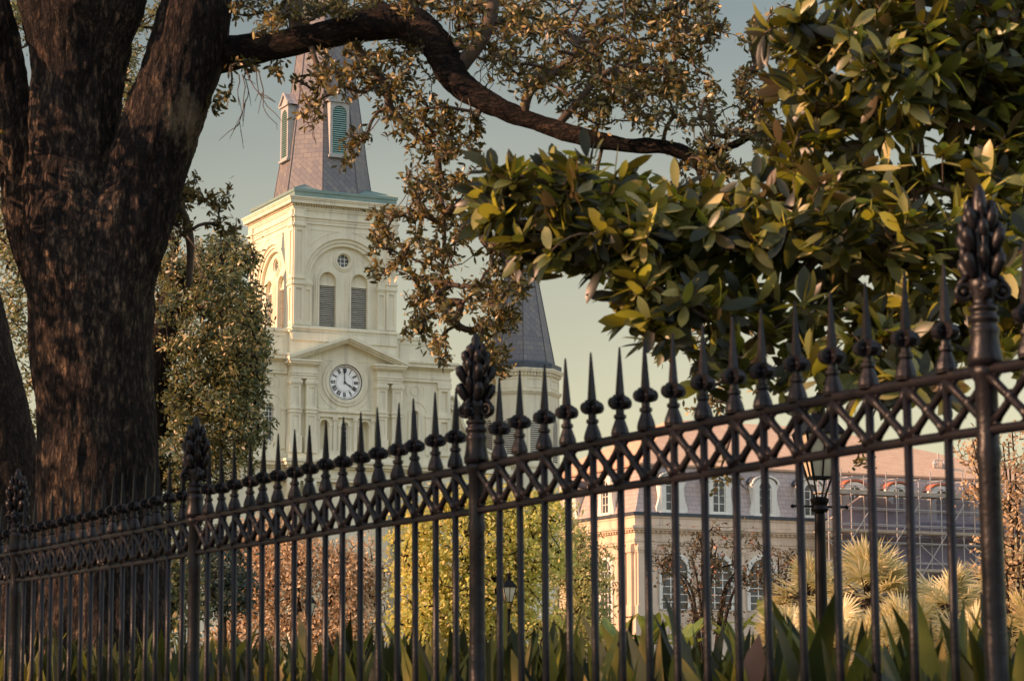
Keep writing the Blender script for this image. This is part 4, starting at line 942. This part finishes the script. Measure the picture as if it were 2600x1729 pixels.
over = np.array(over); ba, d, nr = tuft(over, rdir(len(over)), 14, (20, 110), .3, .5); nl = len(ba); ln = rng.uniform(.24, .36, nl)
leaves('upper_crown_shade', ba, d, nr, ln, ln*.5, M['oakleaf'], oak, .2)
for ch in oak.children:
    ch.matrix_parent_inverse = oak.matrix_basis.inverted()

def crown_tree(name, label, cat, group, base, trunk_paths, spec, leafm, n, ln_, wr, barkm, voxel=.05, amp=.02, rb=.006, back=.3, jit=.15, grp=None, spread=(20, 100)):
    t = empty(name, base, 0, label, cat, group); inv = Matrix.Translation(-Vector(base))
    b = MB()
    for p_ in trunk_paths: b.tube(*p_, 10)
    c = blobs(spec)
    if c:
        ax, cv = grow(b, c, [p for pts, _ in trunk_paths for p in pts], rb, .15, minr=rb*.8)
    o = b.build('trunk', barkm, t, True); o.matrix_parent_inverse = inv
    if c:
        ba, d, nr = tuft(cv, ax, n, spread, back, jit); nl = len(ba); ln = rng.uniform(*ln_, nl)
        o = leaves('crown', ba, d, nr, ln, ln*wr, leafm, t, .2); o.matrix_parent_inverse = inv
    return t
# oak behind it, whose dense drooping crown hides the church's left wing
crown_tree('live_oak', 'dense live oak with drooping foliage left of the tower', 'tree', None, P(330, 1788, 37)*1, [path([(300,1900,120),(310,1500,95),(340,1150,80),(380,900,60),(450,760,40),(540,660,20),(600,600,8)], 37), path([(340,1150,50),(430,1020,30),(540,950,14),(640,900,6)], 37), path([(340,1000,60),(250,700,40),(120,560,24),(20,500,12)], 38)],
 [(570,690,95,100,37,1.6,135),(470,800,100,160,37,1.8,165),(600,850,80,150,37,1.5,170),(540,1000,130,170,37,1.6,250),(480,1130,90,130,37,1.6,100),(620,1060,60,100,37,1.2,62),(650,900,40,90,36.6,.8,40),(590,1190,70,60,37,1,26),(460,1260,70,70,37,1,30),(420,640,50,90,37,1,30),
  (350,210,60,180,38,1.5,85),(30,620,60,270,38,2,110),(100,930,70,180,38,1.5,60),(20,330,40,120,38,1,20),(420,30,60,60,38,1,16),(30,70,50,130,38,1,26)], M['oakleaf2'], 34, (.055, .10), .42, M['bark2'], rb=.007)
# leaning trunk at the left edge
t = empty('live_oak', (0, 0, 0), 0, 'dark leaning tree trunk at the left edge beside the large forked oak', 'tree'); t.location = P(30, 1788, 25.5); t.location.z = .7
o = wood('trunk', [path([(62,2050,150),(45,1760,135),(18,1500,118),(0,1250,108),(-30,1050,104),(-70,860,96),(-120,650,84),(-200,400,66),(-320,100,44),(-420,-150,22)], 25.5)], M['bark2'], t, .04, .015); o.matrix_parent_inverse = t.matrix_basis.inverted()
ba, d, nr = tuft(*[np.array([tuple(q) for q in blobs([(-350,60,180,220,25.5,1.6,60)])]), rdir(60)], 16, (20, 100), .3, .2)
o = leaves('crown', ba, d, nr, .13, .055, M['oakleaf2'], t); o.matrix_parent_inverse = t.matrix_basis.inverted()

# --- magnolia with big glossy leaves
mg = empty('magnolia', P(2750, 1788, 12), 0, 'magnolia with big glossy leaves hanging over the right half of the fence', 'tree'); mg.location.z = .7
inv = Matrix.Translation(-mg.location)
mp_ = [path([(2800,2100,60),(2790,1600,55),(2770,1200,50),(2740,800,44),(2720,400,36),(2700,0,28),(2690,-300,16)], 12.4), path([(2755,900,36),(2600,760,28,12),(2400,640,22,11.8),(2150,590,17,11.6),(1900,600,13,11.5),(1650,560,10,11.5),(1450,480,8,11.5),(1280,440,5,11.5)], 12.4),
       path([(2728,500,30),(2560,330,22,12.2),(2380,240,17,12),(2200,210,12,12),(2050,190,8,12)], 12.4), path([(2150,590,12),(2000,720,10,11.4),(1850,780,8,11.3),(1700,800,5,11.2)], 11.6), path([(2600,760,18),(2450,860,12,11.4),(2300,900,9,11.2),(2150,960,6,11.)], 12), path([(2710,100,20),(2600,60,14,12),(2450,60,9,12)], 12.4), path([(1900,600,8),(1750,680,6,11.4),(1600,720,4,11.4)], 11.5)]
mspec = [(1420,480,200,70,11.5,.45,30),(1270,480,55,70,11.5,.3,8),(1560,610,250,85,11.4,.5,46),(1400,590,90,60,11.4,.3,9),(2280,190,330,190,12,.7,105),(2060,350,110,140,11.9,.6,22),(2250,560,380,160,11.6,.7,112),(1950,580,120,130,11.5,.5,26),(1780,540,110,80,11.4,.4,15),
 (1790,770,190,80,11.3,.5,30),(1650,810,60,60,11.2,.3,6),(1590,745,40,30,11.2,.2,3),(2250,850,340,110,11.2,.5,46),(2560,740,120,190,11.,.5,26),(2080,950,160,50,10.9,.4,9),(2350,970,150,50,10.6,.3,6),(1850,930,100,40,11.1,.3,5),(1640,730,50,40,11.2,.2,3),
 (2500,130,110,150,12,.5,28),(2520,400,90,190,11.8,.5,30),(2160,110,110,80,12,.5,16),(2570,560,50,120,11.6,.4,9),(2575,250,45,170,12,.4,12),(1230,540,40,50,11.5,.2,4),(2850,250,260,420,12.2,.9,90),(2830,760,220,170,12,.7,40),(2480,-170,420,170,12.2,.9,55)]
b = MB()
for p_ in mp_: b.tube(*p_, 9)
mspec = [(*q[:6], int(q[6]*1.2)) for q in mspec]
mc_ = blobs(mspec)
mm = {}
for q in mspec:
    for _ in range(max(1, int(q[6]*.16))):    # stray shoots beyond the main mass
        a_ = random.uniform(0, 2*math.pi); k_ = random.uniform(.95, 1.22); mc_.append(P(q[0]+q[2]*k_*math.cos(a_), q[1]+q[3]*k_*math.sin(a_), q[4]+random.uniform(-.3, .3)))
ax, cv = grow(b, mc_, [p for pts, _ in mp_ for p in pts], .0042, .14, minr=.004)
o = b.build('trunk', M['twig'], mg, True); o.matrix_parent_inverse = inv
ax = unit(ax*.55+np.array([-.05, -.25, .45])+rng.normal(size=ax.shape)*.35)
ba, d, nr = tuft(cv, ax, 10, (26, 92), .06, .02); nl = len(ba); ln = rng.uniform(.10, .19, nl)
d = unit(d+np.array([0, 0, -.12]))
o = leaves('crown', ba, d, nr*1.0, ln, ln*rng.uniform(.29, .40, nl), M['magleaf'], mg, .22, .18, ((.12, .45), (.35, .9), (.6, 1.), (.82, .72)), True); o.matrix_parent_inverse = inv

# --- cast iron plants behind the fence (ground cover: one mass)
tt = np.sort(rng.uniform(-3.4, 14.5, 2700)); oo = rng.uniform(.36, 2.1, len(tt))
base = np.array([tuple(F0+FU*t+FNv*o) for t, o in zip(tt, oo)]); base[:, 2] = .74
top = np.interp(tt, [-3, 0, 4, 8, 11, 14], [.70, .72, .77, .82, .86, .88])*rng.uniform(.66, 1.1, len(tt))
az = rng.uniform(0, 2*math.pi, len(tt)); tl = rng.uniform(.05, .65, len(tt))
d = np.stack([np.cos(az)*tl, np.sin(az)*tl, np.ones(len(tt))], 1); nr = np.stack([np.cos(az), np.sin(az), np.full(len(tt), .3)], 1)+rng.normal(size=(len(tt), 3))*.5
asp = leaves('cast_iron_plant_bed', base, d, nr, top, rng.uniform(.07, .125, len(tt)), M['asp'], None, .45, .3, ((.25, .2), (.42, .72), (.58, 1.), (.76, .82), (.91, .4)), True)
tag(asp, kind='stuff')
def single_leaf(name, px, py, px2, py2, Y, w, m, label):
    a, c = P(px, py, Y), P(px2, py2, Y); v = c-a
    o = leaves(name, np.array([tuple(a)]), np.array([tuple(v)]), np.array([[.3, -1, .2]]), v.length, w, m, None, .3, .2, ((.15, .5), (.4, 1.), (.7, .8)), True); tag(o, label, 'leaf'); return o
single_leaf('dry_leaf', 1880, 1800, 1950, 1610, 9.6, .10, M['deadleaf'], 'big rusty brown dead leaf standing among the cast iron plants at the bottom edge')

# --- distant park trees
ZG = .7
def at(px, Y): p = P(px, 1788, Y); p.z = ZG; return p
crown_tree('autumn_tree', 'yellow green leafy tree with golden patches in front of the church steps', 'tree', 'park trees', at(1200, 76), [path([(1200,1850,14),(1200,1650,13),(1195,1500,10),(1190,1350,6),(1190,1260,3)], 76), path([(1198,1600,9),(1100,1480,6),(1040,1400,3)], 76), path([(1198,1560,9),(1300,1450,6),(1360,1350,3)], 76)],
 [(1200,1420,190,190,76,2.2,420),(1060,1450,80,190,75.5,1.6,130),(1330,1400,120,150,76,1.8,170),(1180,1290,110,60,76,1.4,70),(1120,1600,140,100,75.5,1.5,150),(1300,1600,140,80,76,1.5,120),(1390,1290,60,60,76.5,1.,36)], M['yellowleaf'], 22, (.11, .2), .5, M['bark2'], rb=.012, back=.35, jit=.5)
crown_tree('willow', 'soft green drooping willow beside the corner of the mansard building', 'tree', 'park trees', at(1480, 82), [path([(1480,1850,10),(1480,1600,8),(1470,1450,5),(1460,1380,3)], 82)],
 [(1440,1440,70,130,82,1.5,120),(1500,1500,60,150,81.5,1.4,130),(1450,1600,110,80,82,1.5,90)], M['willowleaf'], 22, (.12, .24), .28, M['bark2'], rb=.01, back=.4, jit=.5, spread=(60, 150))
crown_tree('russet_tree', 'broad russet brown tree in front of the lower church wall', 'tree', 'park trees', at(760, 92), [path([(760,1850,12),(760,1650,10),(755,1500,7),(750,1400,3)], 92), path([(758,1600,7),(880,1500,4),(930,1420,2)], 92), path([(758,1600,7),(640,1500,4),(600,1430,2)], 92)],
 [(760,1500,210,130,92,2.4,420),(620,1450,100,120,92,1.8,150),(900,1480,100,130,92,1.8,150),(740,1400,150,50,92,1.5,80),(640,1620,160,60,91,1.6,120),(860,1620,140,60,91,1.6,120),(700,1345,70,40,92,1,26)], M['brownleaf'], 22, (.10, .19), .5, M['bark2'], rb=.012, back=.35, jit=.5)
crown_tree('blue_green_shrub', 'dark blue green shrub beside the second fence post from the left', 'shrub', None, at(570, 62), [path([(570,1850,8),(570,1600,6),(565,1450,3)], 62)],
 [(560,1430,60,90,62,1.2,70),(600,1500,50,60,62,1.,44),(520,1500,40,90,62,1,46)], M['tealleaf'], 20, (.10, .18), .45, M['bark2'], rb=.01, back=.3, jit=.35)
crown_tree('dark_hedge_tree', 'dark green tree low behind the oak trunk at the left', 'tree', None, at(250, 58), [path([(250,1850,20),(250,1500,16),(240,1300,8)], 58)], [(250,1450,260,170,58,2.,210),(460,1500,60,120,58,1.4,60)], M['oakleaf2'], 18, (.14, .24), .45, M['bark2'], rb=.012, back=.4, jit=.4)
# crape myrtles: many thin bare stems, few leaves
def myrtle(px, top, Y, spread, n, label, sp, ml=M['myrtleleaf'], nleaf=12):
    ps = []
    for k in range(n):
        e = px+spread*(2*(k+.5)/n-1)+random.uniform(-12, 12); m_ = (px+e)/2+random.uniform(-8, 8)
        ps.append(path([(px+random.uniform(-14, 14),1830,5),(px+(m_-px)*.3,1700,4.5),(m_,(1650+top)/2,3.4),(e+random.uniform(-15, 15),top+random.uniform(0, 90),1.6)], Y))
    return crown_tree('crape_myrtle', label, 'tree', 'crape myrtles', at(px, Y), ps, sp, ml, nleaf, (.06, .12), .5, M['bark2'], rb=.0055, back=.2, jit=.25)
myrtle(1800, 1370, 62, 120, 9, 'thin crape myrtle with bare stems and dark sparse leaves in front of the mansard building', [(1740,1440,90,110,62,1,70),(1850,1430,110,120,62,1,85),(1790,1560,120,70,62,1,40),(1690,1420,40,50,62,.6,16)])
myrtle(1985, 1400, 60, 60, 7, 'small leafy crape myrtle just left of the tall lamp post', [(1985,1470,70,90,60,1,60),(2000,1560,60,70,60,1,40)])
myrtle(2580, 1080, 46, 130, 10, 'tall crape myrtle with russet leaves behind the post at the right edge', [(2560,1200,90,120,46,1,90),(2470,1150,40,60,46,.7,26),(2560,1380,90,110,46,1,70),(2480,1260,45,60,46,.6,16),(2600,1500,60,90,46,1,30)], M['brownleaf'])
# fan palms
def fan_palm():
    r = empty('fan_palm', (0, 0, 0), 0)
    b = MB(); b.lathe([(.16,-.6),(.18,.2),(.15,.6),(.17,1.2),(.14,1.5)], 10)
    B, D, Nn, Ls = [], [], [], []
    for k in range(46):
        a = random.uniform(0, 2*math.pi); el = R_(random.uniform(-15, 80)); pl = random.uniform(.45, .8)
        o_ = Vector((math.cos(a)*math.cos(el), math.sin(a)*math.cos(el), math.sin(el))); hub = Vector((0, 0, 1.45))+o_*pl
        b.tube([(0, 0, 1.4), Vector((0, 0, 1.43))+o_*pl*.5+Vector((0, 0, .05)), hub], [.02, .014, .01], 5)
        sd = o_.cross(Vector((0, 0, 1))).normalized(); upv = sd.cross(o_)
        tilt = random.uniform(-.4, .5)
        for j in range(27):
            g = R_(-125+250*j/26); q = o_*math.cos(g)+sd*math.sin(g)+upv*(tilt*.4+.1*random.uniform(-1, 1))
            B.append(tuple(hub)); D.append(tuple(q)); Nn.append(tuple(upv)); Ls.append(random.uniform(.48, .66)*(1-.25*abs(g)/R_(125)))
    b.build('trunk', M['bark2'], r)
    leaves('fronds', np.array(B), np.array(D), np.array(Nn), np.array(Ls), .042, M['palmleaf'], r, .22, .3, ((.35, 1.), (.75, .7)))
    return r
pal = [(2200,1452,52,1.15,'tallest fan palm, its crown right of the lamp post'),(2405,1500,54,1.0,'fan palm with straw coloured fronds between two pickets left of the right post'),(2120,1580,50,.95,'low fan palm close behind the lamp post'),(2305,1580,48,1.0,'low fan palm in the middle of the palm clump'),(2570,1450,50,1.1,'fan palm partly hidden by the thick post at the right edge'),(2050,1470,56,.95,'fan palm left of the lamp post'),(2470,1600,47,.95,'low fan palm just left of the thick right post'),(2000,1600,54,.9,'leftmost low fan palm below the crape myrtle'),(2240,1610,46,.8,'front fan palm, lowest of the clump'),(2620,1570,46,.95,'rightmost fan palm at the frame edge')]
proto = fan_palm()
for k, (px, py, Y, sc, lab) in enumerate(pal):
    o = proto if k == 0 else copy_tree(proto)
    p = P(px, py, Y); o.location = (p.x, p.y, p.z-2.0*sc); o.scale = (sc,)*3; o.rotation_euler = (0, 0, k*1.3)
    tag(o, lab, 'palm', 'fan palms in the park')
# banana plants
def banana():
    r = empty('banana_plant', (0, 0, 0)); b = MB(); b.lathe([(.1,0),(.08,.8),(.05,1.1)], 8); b.build('stem', M['bananaleaf'], r)
    n = 9; a = np.linspace(0, 2*math.pi, n, endpoint=False)+rng.normal(size=n)*.2; e = rng.uniform(.5, 1.2, n)
    d = np.stack([np.cos(a)*np.cos(e), np.sin(a)*np.cos(e), np.sin(e)], 1)
    leaves('leaf_crown', np.tile([[0, 0, 1.0]], (n, 1)), d, np.stack([-np.cos(a)*np.sin(e), -np.sin(a)*np.sin(e), np.cos(e)], 1), rng.uniform(.8, 1.3, n), .34, M['bananaleaf'], r, .5, .25, ((.12, .6), (.35, 1), (.6, .95), (.85, .6)), True)
    return r
bp = banana()
for k, (px, py, Y, lab) in enumerate([(1560,1640,66,'bright banana plant below the corner pilasters of the mansard building'),(1655,1640,64,'bright banana plant left of the crape myrtle stems'),(1740,1650,60,'banana plant under the crape myrtle stems'),(1860,1640,62,'banana plant right of the crape myrtle stems'),(1960,1610,58,'tall banana plant with upright leaves left of the lamp post')]):
    o = bp if k == 0 else copy_tree(bp)
    p = P(px, py, Y); o.location = (p.x, p.y, p.z-1.0); o.rotation_euler = (0, 0, k*2.1); tag(o, lab, 'plant', 'banana plants')

# --- street lamps
def lamp(name, px, ytop, Y, w, label, grp=None):
    """px, photo x of the pole; ytop, photo y of the lantern's underside; w, lantern width at its shoulders"""
    p = P(px, ytop, Y); r = empty(name, (p.x, p.y, ZG), R_(14), label, 'street lamp', grp); h = p.z-ZG; s = w/.42
    b = MB(); b.lathe([(.17*s,0),(.17*s,.25),(.12*s,.3),(.11*s,.9),(.066*s,1.0),(.056*s,h-.38*s),(.046*s,h-.36*s)], 16); b.lathe([(.075*s,h-.36*s),(.095*s,h-.33*s),(.075*s,h-.29*s),(.095*s,h-.25*s),(.1*s,h-.22*s),(.06*s,h-.2*s)], 16)
    b.build('pole', M['lampiron'], r, False)
    b = MB(); z = h-.3*s; b.bar((-.3*s, 0, z), (.3*s, 0, z), .022*s)
    for x in (-.3, .3): b.ball((x*s, 0, z), .022*s)
    b.build('ladder_bar', M['lampiron'], r)
    b = MB(); q0, q1, z0, z1 = .10*s, .205*s, h, h+.46*s
    for sx in (-1, 1):
        for sy in (-1, 1): b.bar((sx*.04*s, sy*.04*s, h-.22*s), (sx*q0, sy*q0, z0), .016*s); b.bar((sx*q0, sy*q0, z0), (sx*q1, sy*q1, z1), .022*s)
    for q, z in ((q0, z0), (q1, z1)):
        for s1 in (-1, 1): b.bar((-q, s1*q, z), (q, s1*q, z), .026*s); b.bar((s1*q, -q, z), (s1*q, q, z), .026*s)
    for s1 in (-1, 1): b.bar((0, s1*q0, z0), (0, s1*q1, z1), .014*s); b.bar((s1*q0, 0, z0), (s1*q1, 0, z1), .014*s)
    fr = b.build('lantern_frame', M['lampiron'], r)
    b = MB(); b.lathe([(.235*1.36*s,z1),(.22*1.36*s,z1+.02*s),(.10*1.36*s,z1+.2*s),(.085*s,z1+.21*s)], 4, rot=math.pi/4); b.lathe([(.075*s,z1+.21*s),(.075*s,z1+.27*s),(.1*s,z1+.28*s),(.1*s,z1+.31*s),(.055*s,z1+.33*s),(.06*s,z1+.37*s),(.02*s,z1+.41*s),(.012*s,z1+.44*s)], 12)
    b.build('lantern_roof', M['lampiron'], r)
    b = MB(); e = .012*s
    b.add([(-q0+e,-q0+e,z0),(q0-e,-q0+e,z0),(q0-e,q0-e,z0),(-q0+e,q0-e,z0),(-q1+e,-q1+e,z1),(q1-e,-q1+e,z1),(q1-e,q1-e,z1),(-q1+e,q1-e,z1)], [(0,1,5,4),(1,2,6,5),(2,3,7,6),(3,0,4,7)])
    b.build('lantern_glass', M['lampglass'], r)
    return r
lamp('street_lamp', 2080, 1213, 25., .40, 'tall black street lamp on a thick post, seen between two pickets near the palms')
lamp('street_lamp', 1291, 1528, 74, .40, 'small lantern street lamp in front of the yellow green tree', 'old lantern lamps in the park')
lamp('street_lamp', 785, 1562, 88, .40, 'small lantern street lamp half hidden by a picket in front of the russet tree', 'old lantern lamps in the park')
